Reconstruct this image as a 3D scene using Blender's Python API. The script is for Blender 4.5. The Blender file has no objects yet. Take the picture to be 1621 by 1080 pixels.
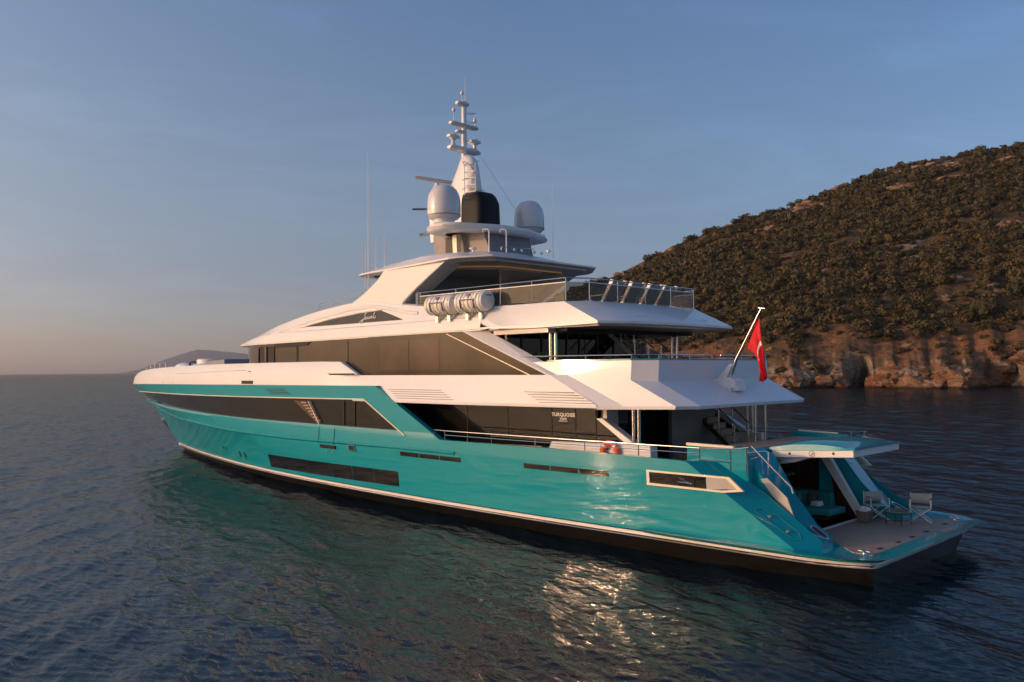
import bpy, bmesh, math, random
import numpy as np
from mathutils import Vector, Matrix, noise
random.seed(7)
D = bpy.data
SC = bpy.context.scene
COL = SC.collection

# ------------------------------------------------------------------ camera
cam = D.cameras.new('camera'); cam.lens = 28.85; cam.sensor_width = 36; cam.sensor_fit = 'HORIZONTAL'
cam.clip_start = 0.5; cam.clip_end = 60000
co = D.objects.new('camera', cam); COL.objects.link(co); SC.camera = co
CF = Vector((0.72284841, -0.690132, 0.03475638)); CR = Vector((-0.69030446, -0.72346679, -0.00869214))
CU = Vector((-0.0311438, 0.01770938, 0.99935801)); CC = Vector((-8.27228622, 22.9121415, 5.33))
m = Matrix((CR, CU, -CF)).transposed().to_4x4(); m.translation = CC; co.matrix_world = m

# ------------------------------------------------------------------ sky, sun, exposure
SUN_AZ = math.radians(57.0)      # from the bow (+X) towards port (+Y)
SUN_EL = math.radians(10)
SDIR = Vector((math.cos(SUN_AZ) * math.cos(SUN_EL), math.sin(SUN_AZ) * math.cos(SUN_EL), math.sin(SUN_EL)))
W = D.worlds.new('World'); SC.world = W; W.use_nodes = True
wn = W.node_tree.nodes; wl = W.node_tree.links
bg = wn['Background']; bg.inputs[1].default_value = 0.15
sky = wn.new('ShaderNodeTexSky'); sky.sky_type = 'NISHITA'; sky.sun_disc = False
sky.sun_elevation = SUN_EL; sky.sun_rotation = math.pi / 2 - SUN_AZ
sky.altitude = 0; sky.air_density = 0.7; sky.dust_density = 2.0; sky.ozone_density = 1.2
tint = wn.new('ShaderNodeMix'); tint.data_type = 'RGBA'; tint.blend_type = 'MULTIPLY'; tint.inputs[0].default_value = 1
wl.new(sky.outputs[0], tint.inputs[6]); wl.new(tint.outputs[2], bg.inputs[0])
# evening sky: warmer and brighter towards the sun's side, a dusty pink band low down, and a few thin wisps
tcw = wn.new('ShaderNodeTexCoord'); dt = wn.new('ShaderNodeVectorMath'); dt.operation = 'DOT_PRODUCT'; dt.inputs[1].default_value = (math.cos(SUN_AZ), math.sin(SUN_AZ), 0)
wl.new(tcw.outputs['Generated'], dt.inputs[0])
def wramp(src, lo, hi, stops):
    mr = wn.new('ShaderNodeMapRange'); mr.inputs[1].default_value = lo; mr.inputs[2].default_value = hi; wl.new(src, mr.inputs[0])
    r = wn.new('ShaderNodeValToRGB'); r.color_ramp.interpolation = 'B_SPLINE'; e = r.color_ramp.elements
    while len(e) < len(stops): e.new(.5)
    for q, (p, c) in zip(e, stops): q.position = p; q.color = (*[v / 2 for v in c], 1)
    wl.new(mr.outputs[0], r.inputs[0]); return r.outputs[0]
ra = wramp(dt.outputs['Value'], -1, 1, [(0, (.88, .98, 1.08)), (.22, (.90, 1.02, 1.10)), (.45, (1.12, 1.14, 1.14)), (.62, (1.24, 1.20, 1.16)), (.75, (1.40, 1.28, 1.15)), (1, (1.4, 1.2, 1.0))])
spw = wn.new('ShaderNodeSeparateXYZ'); wl.new(tcw.outputs['Generated'], spw.inputs[0])
rb_ = wramp(spw.outputs[2], 0, 1, [(0, (1.32, 1.18, 1.24)), (.04, (.86, .78, .88)), (.1, (.82, .72, .78)), (.15, (.90, .83, .85)), (.23, (1.02, .96, .95)), (.35, (1.05, 1.08, 1.12)), (.5, (.98, 1.08, 1.26)), (1, (.78, .98, 1.28))])
m_a = wn.new('ShaderNodeMix'); m_a.data_type = 'RGBA'; m_a.blend_type = 'MULTIPLY'; m_a.inputs[0].default_value = 1; wl.new(ra, m_a.inputs[6]); wl.new(rb_, m_a.inputs[7])
mpw = wn.new('ShaderNodeMapping'); mpw.inputs['Scale'].default_value = (1.2, 1.2, 6.0); mpw.inputs['Rotation'].default_value = (.25, .2, .3); wl.new(tcw.outputs['Generated'], mpw.inputs[0])
nw = wn.new('ShaderNodeTexNoise'); nw.inputs['Scale'].default_value = 2.6; nw.inputs['Detail'].default_value = 7; nw.inputs['Roughness'].default_value = .62; nw.inputs['Distortion'].default_value = .8; wl.new(mpw.outputs[0], nw.inputs['Vector'])
mrw = wn.new('ShaderNodeMapRange'); mrw.inputs[1].default_value = .5; mrw.inputs[2].default_value = .78; mrw.inputs[3].default_value = 4.0; mrw.inputs[4].default_value = 4.5; wl.new(nw.outputs[0], mrw.inputs[0])
sc_ = wn.new('ShaderNodeVectorMath'); sc_.operation = 'SCALE'; wl.new(m_a.outputs[2], sc_.inputs[0]); wl.new(mrw.outputs[0], sc_.inputs['Scale']); wl.new(sc_.outputs[0], tint.inputs[7])
sl = D.lights.new('sun', 'SUN'); sl.energy = 1.95; sl.angle = math.radians(0.55); sl.color = (1.0, 0.565, 0.32)
so = D.objects.new('sun', sl); COL.objects.link(so)
so.rotation_euler = (-SDIR).to_track_quat('-Z', 'Y').to_euler()
vs = SC.view_settings; vs.view_transform = 'Standard'; vs.look = 'None'; vs.exposure = 0.0; vs.gamma = 1.0
SC.cycles.max_bounces = 8; SC.cycles.glossy_bounces = 5; SC.cycles.transmission_bounces = 6
SC.cycles.caustics_reflective = True; SC.cycles.blur_glossy = 0.0
SC.cycles.sample_clamp_indirect = 200.0
SC.cycles.use_denoising = True; SC.cycles.denoiser = 'OPENIMAGEDENOISE'; SC.cycles.denoising_input_passes = 'RGB_ALBEDO_NORMAL'; SC.cycles.denoising_prefilter = 'ACCURATE'

# ------------------------------------------------------------------ materials
def new_mat(name):
    M = D.materials.new(name); M.use_nodes = True
    return M, M.node_tree.nodes, M.node_tree.links, M.node_tree.nodes['Principled BSDF']
def ramp(n, l, src, stops):
    r = n.new('ShaderNodeValToRGB'); e = r.color_ramp.elements
    while len(e) < len(stops): e.new(0.5)
    for q, (p, c) in zip(e, stops): q.position = p; q.color = (*c, 1)
    l.new(src, r.inputs[0]); return r
def noise_node(n, l, scale, detail=4, rough=.55, vec=None, dist=0):
    t = n.new('ShaderNodeTexNoise'); t.inputs['Scale'].default_value = scale
    t.inputs['Detail'].default_value = detail; t.inputs['Roughness'].default_value = rough
    t.inputs['Distortion'].default_value = dist
    if vec is not None: l.new(vec, t.inputs['Vector'])
    return t
def coords(n, l, scale=(1, 1, 1), rot=(0, 0, 0)):
    g = n.new('ShaderNodeNewGeometry'); mp = n.new('ShaderNodeMapping')
    mp.inputs['Scale'].default_value = scale; mp.inputs['Rotation'].default_value = rot
    l.new(g.outputs['Position'], mp.inputs['Vector']); return mp.outputs[0]
def simple(name, col, rough=.4, metal=0, coat=0, spec=.5, var=.06, vs=1.3, bump=0, bs=3, coatr=.04):
    M, n, l, b = new_mat(name)
    b.inputs['Roughness'].default_value = rough; b.inputs['Metallic'].default_value = metal
    b.inputs['Coat Weight'].default_value = coat; b.inputs['Coat Roughness'].default_value = coatr
    b.inputs['Specular IOR Level'].default_value = spec
    v = coords(n, l)
    t = noise_node(n, l, vs, 5, .6, v)
    lo = tuple(c * (1 - var) for c in col); hi = tuple(min(1, c * (1 + var)) for c in col)
    r = ramp(n, l, t.outputs[0], [(.3, lo), (.7, hi)]); l.new(r.outputs[0], b.inputs['Base Color'])
    if bump:
        t2 = noise_node(n, l, bs, 3, .5, v); bp = n.new('ShaderNodeBump'); bp.inputs['Strength'].default_value = 1
        bp.inputs['Distance'].default_value = bump; l.new(t2.outputs[0], bp.inputs['Height']); l.new(bp.outputs[0], b.inputs['Normal'])
        if coat: l.new(bp.outputs[0], b.inputs['Coat Normal'])
    return M
MT = {}
MT['teal'] = simple('teal_paint', (0.0, .260, .320), .5, 0, .75, .05, .03, .5, bump=.0008, bs=1.6, coatr=.04)
MT['teal_dark'] = simple('teal_upholstery', (0.01, .22, .22), .7, var=.08, vs=4)
MT['white'] = simple('white_gelcoat', (.70, .70, .70), .5, 0, .5, .5, .02, .4, bump=.0012, bs=1.2, coatr=.05)
MT['cream'] = simple('cream_trim', (.80, .70, .50), .35, coat=.4)
MT['black'] = simple('black_antifouling', (.014, .012, .011), .5, coat=.2, var=.4, vs=3)
MT['dark'] = simple('dark_composite', (.007, .008, .008), .6, spec=.25, var=.2)
MT['grey'] = simple('grey_panel', (.20, .19, .18), .5, var=.08)
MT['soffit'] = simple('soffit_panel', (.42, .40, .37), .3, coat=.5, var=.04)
MT['steel'] = simple('stainless_steel', (.62, .60, .57), .16, 1.0, var=.03)
MT['rubber'] = simple('black_rubber', (.02, .02, .02), .6)
MT['orange'] = simple('orange_plastic', (.75, .10, .02), .45, var=.1)
MT['mesh_cloth'] = simple('grey_sling_cloth', (.42, .40, .37), .8, var=.08, vs=9)
MT['white_frame'] = simple('white_powder_coat', (.75, .74, .70), .4)
MT['towel'] = simple('white_towel', (.78, .78, .80), .95, var=.05, vs=9, bump=.004, bs=60)
MT['wicker'] = simple('brown_wicker', (.16, .12, .09), .8, var=.5, vs=45, bump=.004, bs=60)
MT['raft'] = simple('white_fibreglass', (.74, .71, .66), .42, coat=.3, var=.05, vs=4)
MT['dome'] = simple('radome_gelcoat', (.62, .62, .62), .32, coat=.5, var=.02, vs=.8)
MT['pillow'] = simple('striped_cushion', (.16, .15, .12), .9, var=.3, vs=14)
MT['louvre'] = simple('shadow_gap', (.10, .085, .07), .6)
MT['leafm'] = simple('pot_plant_leaf', (.06, .16, .02), .5, var=.4, vs=6)
MT['ink'] = simple('blue_marking', (.05, .09, .25), .5)
MT['letter'] = simple('white_lettering', (.85, .84, .80), .4)
def glass_dark(name, col=(.008, .0075, .007), rough=.02, spec=.38, bump=.0):
    M, n, l, b = new_mat(name); v = coords(n, l)
    t = noise_node(n, l, .45, 3, .5, v)
    r = ramp(n, l, t.outputs[0], [(.3, tuple(c * .7 for c in col)), (.7, tuple(c * 1.5 for c in col))]); l.new(r.outputs[0], b.inputs['Base Color'])
    b.inputs['Roughness'].default_value = rough; b.inputs['Specular IOR Level'].default_value = spec
    t2 = noise_node(n, l, .8, 2, .5, v); bp = n.new('ShaderNodeBump'); bp.inputs['Distance'].default_value = .004
    l.new(t2.outputs[0], bp.inputs['Height']); l.new(bp.outputs[0], b.inputs['Normal'])
    return M
MT['glass'] = glass_dark('tinted_glass')
MT['glass_up'] = glass_dark('tinted_glass_bronze', (.036, .030, .023), .05, .28)
MT['blind'] = glass_dark('bronze_blind_behind_glass', (.055, .038, .029), .08, .28)
def clear_glass():
    M, n, l, b = new_mat('smoked_clear_glass')
    b.inputs['Base Color'].default_value = (.10, .11, .10, 1); b.inputs['Roughness'].default_value = .02
    tr = n.new('ShaderNodeBsdfTransparent'); tr.inputs[0].default_value = (.74, .72, .68, 1)
    mx = n.new('ShaderNodeMixShader'); lw = n.new('ShaderNodeLayerWeight'); lw.inputs[0].default_value = .35
    mr = n.new('ShaderNodeMapRange'); mr.inputs[3].default_value = .16; mr.inputs[4].default_value = .9
    l.new(lw.outputs[1], mr.inputs[0]); l.new(mr.outputs[0], mx.inputs[0])
    l.new(tr.outputs[0], mx.inputs[1]); l.new(b.outputs[0], mx.inputs[2]); l.new(mx.outputs[0], n['Material Output'].inputs[0])
    return M
MT['clear'] = clear_glass()
def planks(name, c1, c2, gap, w=.07, rot=0, rough=.55):
    M, n, l, b = new_mat(name)
    v = coords(n, l, (1, 1, 1), (0, 0, rot))
    wv = n.new('ShaderNodeTexWave'); wv.wave_type = 'BANDS'; wv.bands_direction = 'Y'; wv.inputs['Scale'].default_value = .314 / w
    wv.wave_profile = 'SAW'; l.new(v, wv.inputs['Vector'])
    r = ramp(n, l, wv.outputs['Fac'], [(.0, gap), (.10, gap), (.14, (1, 1, 1)), (1, (1, 1, 1))])
    mp = n.new('ShaderNodeMapping'); mp.inputs['Scale'].default_value = (1.5, 1 / w, 1); l.new(v, mp.inputs[0])
    t = noise_node(n, l, 1.0, 3, .6, mp.outputs[0]); r2 = ramp(n, l, t.outputs[0], [(.3, c1), (.7, c2)])
    mu = n.new('ShaderNodeMix'); mu.data_type = 'RGBA'; mu.blend_type = 'MULTIPLY'; mu.inputs[0].default_value = 1
    l.new(r2.outputs[0], mu.inputs[6]); l.new(r.outputs[0], mu.inputs[7]); l.new(mu.outputs[2], b.inputs['Base Color'])
    b.inputs['Roughness'].default_value = rough
    return M
MT['teak'] = planks('teak_deck', (.27, .20, .145), (.36, .28, .21), (.25, .2, .18), .06)
MT['walnut'] = planks('dark_walnut', (.05, .024, .013), (.09, .045, .024), (.2, .15, .1), .18, math.pi / 2, .25)
def flagmat():
    return simple('red_flag_cloth', (.62, .010, .014), .75, var=.12, vs=5)
MT['flag'] = flagmat()

# ------------------------------------------------------------------ mesh helpers
class MB:
    def __init__(s, mir=1): s.v = []; s.f = []; s.m = mir
    def pt(s, p): s.v.append((p[0], p[1] * s.m, p[2])); return len(s.v) - 1
    def face(s, ids): s.f.append(tuple(ids) if s.m > 0 else tuple(reversed(ids)))
    def poly(s, pts): s.face([s.pt(p) for p in pts])
    def grid(s, rows, closed=False):
        ids = [[s.pt(p) for p in r] for r in rows]
        for a, b in zip(ids[:-1], ids[1:]):
            n = len(a)
            for i in range(n if closed else n - 1):
                j = (i + 1) % n
                s.face((a[i], a[j], b[j], b[i]))
        return ids
    def box(s, x0, x1, y0, y1, z0, z1):
        s.hexa([(x0, y0, z0), (x1, y0, z0), (x1, y1, z0), (x0, y1, z0)], [(x0, y0, z1), (x1, y0, z1), (x1, y1, z1), (x0, y1, z1)])
    def hexa(s, lo, hi):
        a = [s.pt(p) for p in lo]; b = [s.pt(p) for p in hi]; n = len(a)
        s.face(list(reversed(a))); s.face(b)
        for i in range(n): j = (i + 1) % n; s.face((a[i], a[j], b[j], b[i]))
    def slab(s, poly, off):            # polygon in 3D extruded by vector
        o = Vector(off); s.hexa(poly, [tuple(Vector(p) + o) for p in poly])
    def prism(s, xz, y0, y1): s.hexa([(x, y0, z) for x, z in xz], [(x, y1, z) for x, z in xz])
    def plan(s, xy, z0, z1): s.hexa([(x, y, z0) for x, y in xy], [(x, y, z1) for x, y in xy])
    def tube(s, pts, r, seg=8, cap=True):
        P = [Vector(p) for p in pts]; n = len(P); R = r if isinstance(r, (list, tuple)) else [r] * n
        rings = []; ref = None
        for i, p in enumerate(P):
            d = ((P[min(i + 1, n - 1)] - p).normalized() + (p - P[max(i - 1, 0)]).normalized())
            d = d.normalized() if d.length > 1e-6 else Vector((0, 0, 1))
            if ref is None: ref = Vector((0, 0, 1)) if abs(d.z) < .9 else Vector((1, 0, 0))
            u = d.cross(ref); u = u.normalized() if u.length > 1e-6 else d.orthogonal().normalized(); w = u.cross(d).normalized(); ref = w
            rings.append([tuple(p + (u * math.cos(a) + w * math.sin(a)) * R[i]) for a in [2 * math.pi * k / seg for k in range(seg)]])
        ids = s.grid(rings, True)
        if cap: s.face(list(reversed(ids[0]))); s.face(ids[-1])
    def lathe(s, prof, c, seg=24, ax='z'):
        rows = []
        for r, h in prof:
            ring = []
            for k in range(seg):
                a = 2 * math.pi * k / seg; p, q = r * math.cos(a), r * math.sin(a)
                o = {'z': (p, q, h), 'x': (h, p, q), 'y': (q, h, p)}[ax]
                ring.append((c[0] + o[0], c[1] + o[1], c[2] + o[2]))
            rows.append(ring)
        ids = s.grid(rows, True); s.face(list(reversed(ids[0]))); s.face(ids[-1])
    def build(s, name, mat, parent=None, smooth=32, bevel=0, recalc=True, seg=2, merge=.0006):
        me = D.meshes.new(name); me.from_pydata(s.v, [], s.f)
        bm = bmesh.new(); bm.from_mesh(me)
        bmesh.ops.remove_doubles(bm, verts=bm.verts, dist=merge)
        bmesh.ops.dissolve_degenerate(bm, edges=bm.edges, dist=.0004)
        if recalc: bmesh.ops.recalc_face_normals(bm, faces=bm.faces)
        bm.to_mesh(me); bm.free()
        for p in me.polygons: p.use_smooth = True
        me.set_sharp_from_angle(angle=math.radians(smooth))
        me.materials.append(MT[mat] if isinstance(mat, str) else mat)
        o = D.objects.new(name, me); COL.objects.link(o)
        if parent is not None:
            o.parent = parent
            o.matrix_parent_inverse = Matrix.Translation(-parent.location) if parent.name.startswith('motor_yacht') else Matrix()
        if bevel:
            b = o.modifiers.new('bevel', 'BEVEL'); b.width = bevel; b.segments = seg; b.limit_method = 'ANGLE'; b.angle_limit = math.radians(35)
            b.harden_normals = False
        return o
def parent_loc(p):
    v = Vector((0, 0, 0))
    while p is not None: v += p.location; p = p.parent
    return v
def tag(o, label=None, cat=None, group=None, kind=None):
    if label: o['label'] = label
    if cat: o['category'] = cat
    if group: o['group'] = group
    if kind: o['kind'] = kind
    return o
def empty(name, loc, rz=0):
    o = D.objects.new(name, None); o.empty_display_size = .3; COL.objects.link(o); o.location = loc; o.rotation_euler = (0, 0, rz); return o
def lpart(mb, name, mat, parent, **k):    # part modelled in the thing's own local space
    o = mb.build(name, mat, None, **k); o.parent = parent; return o
def pair(name, fn, mat, parent, **k):
    r = []
    for s in (1, -1):
        mb = MB(s); fn(mb); r.append(mb.build(name, mat, parent, **k))
    return r
def pair_on(parents, name, fn, mat, **k):      # sub-parts: one under each of a pair of parts
    r = []
    for s, p in zip((1, -1), parents):
        mb = MB(s); fn(mb); r.append(mb.build(name, mat, p, **k))
    return r
def pchip(pts):
    X = np.array([p[0] for p in pts], float); Y = np.array([p[1] for p in pts], float)
    h = np.diff(X); d = np.diff(Y) / h; mm = np.zeros(len(X)); mm[0] = d[0]; mm[-1] = d[-1]
    for i in range(1, len(X) - 1):
        if d[i - 1] * d[i] > 0:
            w1 = 2 * h[i] + h[i - 1]; w2 = h[i] + 2 * h[i - 1]; mm[i] = (w1 + w2) / (w1 / d[i - 1] + w2 / d[i])
    def f(x):
        x = min(max(x, X[0]), X[-1]); i = int(min(max(np.searchsorted(X, x) - 1, 0), len(X) - 2)); t = (x - X[i]) / h[i]
        return float((1 + 2 * t) * (1 - t) ** 2 * Y[i] + t * (1 - t) ** 2 * h[i] * mm[i] + t * t * (3 - 2 * t) * Y[i + 1] + t * t * (t - 1) * h[i] * mm[i + 1])
    return f
def lin(pts):
    X = [p[0] for p in pts]; Y = [p[1] for p in pts]
    return lambda x: float(np.interp(x, X, Y))

# ================================================================== THE YACHT
Y = empty('motor_yacht', (28, 0, 0))
tag(Y, 'long turquoise and white motor yacht with raked stern, lying at anchor on the water', 'yacht')

# ---- hull form: rows of half breadth by height, bow at +X, port at +Y
TIP = 58.45
B_sheer = pchip([(-.2, 3.50), (1, 3.66), (4, 3.92), (6, 4.10), (10, 4.36), (15, 4.52), (20, 4.6), (26, 4.6), (31, 4.49), (36, 4.19), (40, 3.77), (44, 3.2), (48, 2.56), (52, 1.78), (55, 1.1), (57.4, .42), (TIP, 0)])
B_gold = pchip([(-.2, 3.55), (4, 3.97), (10, 4.34), (20, 4.6), (26, 4.6), (31, 4.48), (36, 4.15), (40, 3.7), (44, 3.08), (48, 2.38), (52, 1.5), (55, .74), (57.35, 0)])
B_ledge = pchip([(-.2, 3.55), (4, 3.97), (10, 4.34), (20, 4.6), (26, 4.6), (31, 4.46), (35, 4.2), (39, 3.75), (43, 3.15), (47, 2.3), (51, 1.3), (54, .5), (55.75, 0)])
B_knuck = pchip([(-.2, 3.6), (4, 4.0), (10, 4.37), (20, 4.62), (26, 4.58), (31, 4.38), (35, 4.05), (39, 3.55), (43, 2.85), (47, 2.0), (51, .98), (54.6, 0)])
B_mid = pchip([(-.2, 3.6), (1, 3.75), (4, 3.93), (6, 4.10), (10, 4.33), (16, 4.48), (22, 4.46), (28, 4.2), (33, 3.7), (38, 2.98), (43, 1.98), (48, .9), (51.7, 0)])
B_str = pchip([(-.2, 3.1), (0.06, 3.24), (.75, 3.60), (1.5, 3.78), (4, 3.95), (6, 4.05), (10, 4.26), (16, 4.40), (22, 4.30), (28, 3.94), (33, 3.35), (38, 2.5), (43, 1.52), (47, .62), (49.6, 0)])
B_wl = pchip([(-.2, 2.8), (.2, 2.85), (.9, 3.0), (2, 3.1), (4, 3.35), (8, 3.52), (14, 3.58), (22, 3.5), (28, 3.25), (33, 2.78), (38, 2.05), (43, 1.12), (46.5, .4), (48.5, 0)])
B_keel = lambda x: B_wl(x) * .55
z_sheer = lin([(-.2, 4.74), (18.71, 4.74), (30, 4.7), (40, 4.64), (50, 4.56), (TIP, 4.46)])
z_gold = lin([(-.2, 3.07), (17.12, 3.07), (19.49, 4.20), (26, 4.14), (31, 4.10), (40, 4.05), (50, 4.0), (57.35, 3.93)])
z_ledge = lin([(-.2, 3.07), (30, 3.06), (35, 3.11), (43, 3.22), (50, 3.3), (55.75, 3.38)])
z_knuck = lin([(-.2, 2.42), (17, 2.42), (25, 2.33), (32, 2.34), (42, 2.56), (48, 2.8), (54.6, 3.08)])
z_str = lin([(-.2, .60), (6, .60), (20, .55), (30, .5), (49, .34)])
z_top = lin([(-.2, .80), (1.68, .80), (4.7, 2.80), (8, 2.85), (14.75, 2.85), (18.71, 4.74), (60, 9)])
ROWS = [  # name, stem x, half breadth, z
    ('keel', 46.5, B_keel, lambda x: -.7), ('wl', 48.5, B_wl, lambda x: 0.0),
    ('s0', 49.45, B_str, z_str), ('s1', 49.7, lambda x: B_str(min(x, 49.6)), lambda x: z_str(x) + .13),
    ('mid', 51.7, B_mid, lambda x: 1.55), ('kn', 54.6, B_knuck, z_knuck), ('kn2', 54.7, lambda x: B_knuck(x) + .0, lambda x: z_knuck(x) + .05),
    ('l0', 55.6, lambda x: B_ledge(x) + .02, lambda x: z_ledge(x) - .13), ('l1', 55.75, B_ledge, z_ledge), ('g', 57.35, B_gold, z_gold), ('sh', TIP, B_sheer, z_sheer)]
BR = sorted(set([.06, .4, .75, 1.2, 1.68, 2.2, 3, 3.8, 4.7, 6, 7, 8, 9, 10, 11, 12, 13, 13.95, 14.75, 15.3, 16, 16.6, 17.12, 17.7, 18.2, 18.71, 19.1, 19.49] + [20 + k for k in range(0, 17)] + [36 + (TIP - 36) * (1 - (1 - k / 30) ** 1.25) for k in range(0, 31)]))
def hull_pt(k, s):
    nm, st, bf, zf = ROWS[k]
    x = s if s <= 36 else 36 + (s - 36) / (TIP - 36) * (st - 36)
    z = zf(x); y = bf(x)
    if x >= st - 1e-4: y = 0
    if k < 2 and x < .2: x = .2
    if nm == 's0' or nm == 's1' or nm == 'mid': pass
    zt = z_top(x)
    if z > zt:
        # cut by the falling top line: place on the surface at zt
        z = zt; y = hull_y(x, zt)
    if nm == 'kn' and s > 1: y += .0
    return (x, y, z)
def hull_y(x, z):
    zz = []; yy = []
    for nm, st, bf, zf in ROWS:
        zz.append(zf(min(x, st))); yy.append(bf(x) if x < st else 0)
    return float(np.interp(z, zz, yy))
idx = {r[0]: i for i, r in enumerate(ROWS)}
def hull_grid(mb, k0, k1, s0=-9, s1=99, dy=0):
    ss = [s for s in BR if s0 - 1e-6 <= s <= s1 + 1e-6]
    rows = []
    for k in range(k0, k1 + 1):
        rows.append([(p[0], p[1] + (dy if p[1] > .02 else 0), p[2]) for p in (hull_pt(k, s) for s in ss)])
    mb.grid(rows)
mb = MB()
for sgn in (1, -1):
    mb.m = sgn; hull_grid(mb, 0, 2)
mb.m = 1
P_ = [hull_pt(k, .06) for k in range(3)]; mb.poly(P_ + [(x, -y, z) for x, y, z in P_[::-1]])
mb.build('hull_bottom', 'black', Y)
def sweep(mb, path, prof):     # path of (x, y, zoff) in plan, prof of (outward, z)
    n = len(path); rows = []
    for i, (x, y, z) in enumerate(path):
        a = Vector(path[max(i - 1, 0)][:2]); b = Vector(path[min(i + 1, n - 1)][:2]); d = (b - a).normalized(); nn = Vector((-d.y, d.x))
        rows.append([(x + nn.x * o, y + nn.y * o, z + q) for o, q in prof])
    mb.grid(rows)
STERN = [(.75, 3.62, 0), (.38, 3.46, 0), (.08, 3.28, 0), (.02, 3.15, 0), (.01, 3.0, 0), (0, 2.0, 0), (-.01, 1.0, 0), (-.01, 0, 0)]
def mirror_path(P): return P + [(x, -y, z) for x, y, z in P[-2::-1]]
ST_P = mirror_path([(49.5, .012, z_str(49.5))] + [(x, B_str(x), z_str(x)) for x in (49, 47.5, 46, 44, 42, 40, 38, 36, 34, 32, 30, 28, 25, 22, 19, 16, 13, 10, 8, 6, 4.5, 3, 2, 1.3)] + [(x, y, .60) for x, y, z in STERN])
mb = MB(); sweep(mb, [p for p in ST_P], [(-.06, -.05), (.05, -.045), (.055, .03), (.055, .10), (-.06, .11)]); mb.build('boot_stripe', 'white', Y, smooth=50)
# topsides
mb = MB()
for sgn in (1, -1):
    mb.m = sgn
    hull_grid(mb, 3, 8)                      # stripe to ledge
    hull_grid(mb, 9, 10, 14.75)              # above the window band, with the falling wing
    # ledge top and soffit running inwards behind the band
    ss = [s for s in BR if 17.0 <= s <= 57.5]
    led = [hull_pt(8, s) for s in ss]; gol = [hull_pt(9, s) for s in ss]
    inn = lambda p, d: (p[0], max(p[1] - d, 0), p[2])
    mb.grid([led, [inn(p, .17) for p in led]]); mb.grid([[inn(p, .17) for p in gol], gol])
    # bulwark cap and inner face, aft of the wing
    ss = [s for s in BR if 4.69 <= s <= 18.72]
    top = [(s, hull_y(s, z_top(s) - .002), z_top(s)) for s in ss]
    mb.grid([top, [(x, y - .22, z) for x, y, z in top], [(x, y - .22, 1.9) for x, y, z in top]])
mb.m = 1
mb.build('hull', 'teal', Y, smooth=24)
# proud wing plate and long knuckle moulding
def wing(mb):
    P = [(18.95, 4.72), (13.62, 2.30), (16.9, 2.44), (17.12, 3.02), (19.44, 4.14), (21.5, 4.14), (21.5, 4.72)]
    lo = [(x, hull_y(x, z) + .005, z) for x, z in P]; hi = [(x, hull_y(x, z) + .06, z) for x, z in P]
    mb.hexa(lo, hi)
def knuckle(mb):
    ss = [s for s in BR if 13.6 <= s <= 56]
    P = [hull_pt(5, s) for s in ss]
    mb.grid([[(x, max(y - .02, 0), z - .07) for x, y, z in P], [(x, y + (.05 if y > .1 else 0), z) for x, y, z in P], [(x, y + (.05 if y > .1 else 0), z + .05) for x, y, z in P], [(x, max(y - .02, 0), z + .07) for x, y, z in P]])
pair('knuckle_moulding', knuckle, 'teal', Y, smooth=20)
# dark window band in the bow
def band(mb):
    ss = [s for s in BR if 17.0 <= s <= 57.4]
    a = [hull_pt(8, s) for s in ss]; b = [hull_pt(9, s) for s in ss]
    rows = []
    for t in (0, .25, .5, .75, 1):
        rows.append([(p[0] + (q[0] - p[0]) * t, max(p[1] + (q[1] - p[1]) * t - .13, 0), p[2] + (q[2] - p[2]) * t) for p, q in zip(a, b)])
    mb.grid(rows)
BAND = pair('hull_window_band', band, 'glass', Y, smooth=40)
for o in BAND: o['label'] = 'long black window band below the bow sheer'
def surf_strip(mb, P, dy0, dy1):
    lo = [(x, hull_y(x, z) + dy0, z) for x, z in P]; hi = [(x, hull_y(x, z) + dy1, z) for x, z in P]
    mb.hexa(lo, hi)
def goldline(mb):
    pts = []
    for s in [q for q in BR if q >= 19.49]:
        p = hull_pt(9, s); pts.append((p[0], p[1] + .012, p[2] - .0))
    P = [(16.75, hull_y(16.75, 2.9) + .02, 2.9)] + pts
    mb.tube(P, .028, 6)
pair('cream_trim_line', goldline, 'cream', Y)
def mull(x0, x1=None, z0=3.09, z1=4.08):
    def f(mb):
        xb = x1 if x1 is not None else x0
        y0 = hull_y(x0, 3.1) - .115; y1 = hull_y(xb, 4.0) - .115
        mb.slab([(x0 - .03, y0, z0), (x0 + .03, y0, z0), (xb + .03, y1, z1), (xb - .03, y1, z1)], (0, .02, 0))
    return f
for xa, xb in ((21.1, 21.1), (20.3, 20.3)):
    pair_on(BAND, 'window_mullion', mull(xa, xb), 'dark')
# side boarding stair glimpsed in the band
def step_side(mb):
    for k in range(7):
        t = k / 7; x = 24.55 - 1.4 * t; z = 3.98 - .86 * t
        mb.box(x - .42, x, 4.49, 4.53, z - .05, z)
def step_back(mb):
    mb.slab([(25.3, 4.478, 4.02), (23.2, 4.478, 3.08), (22.95, 4.478, 3.08), (23.75, 4.478, 4.02)], (0, .01, 0))
for o in pair('side_stair', step_side, simple('brown_stair_tread', (.30, .18, .11), .5), Y): pass  # treads in a plain mid brown
pair('side_stair_well', step_back, 'walnut', Y)
pair('side_stair_rail', lambda mb: (mb.tube([(23.85, 4.58, 4.02), (22.97, 4.58, 3.12), (22.97, 4.58, 3.06)], .022, 6)), 'steel', Y)

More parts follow.
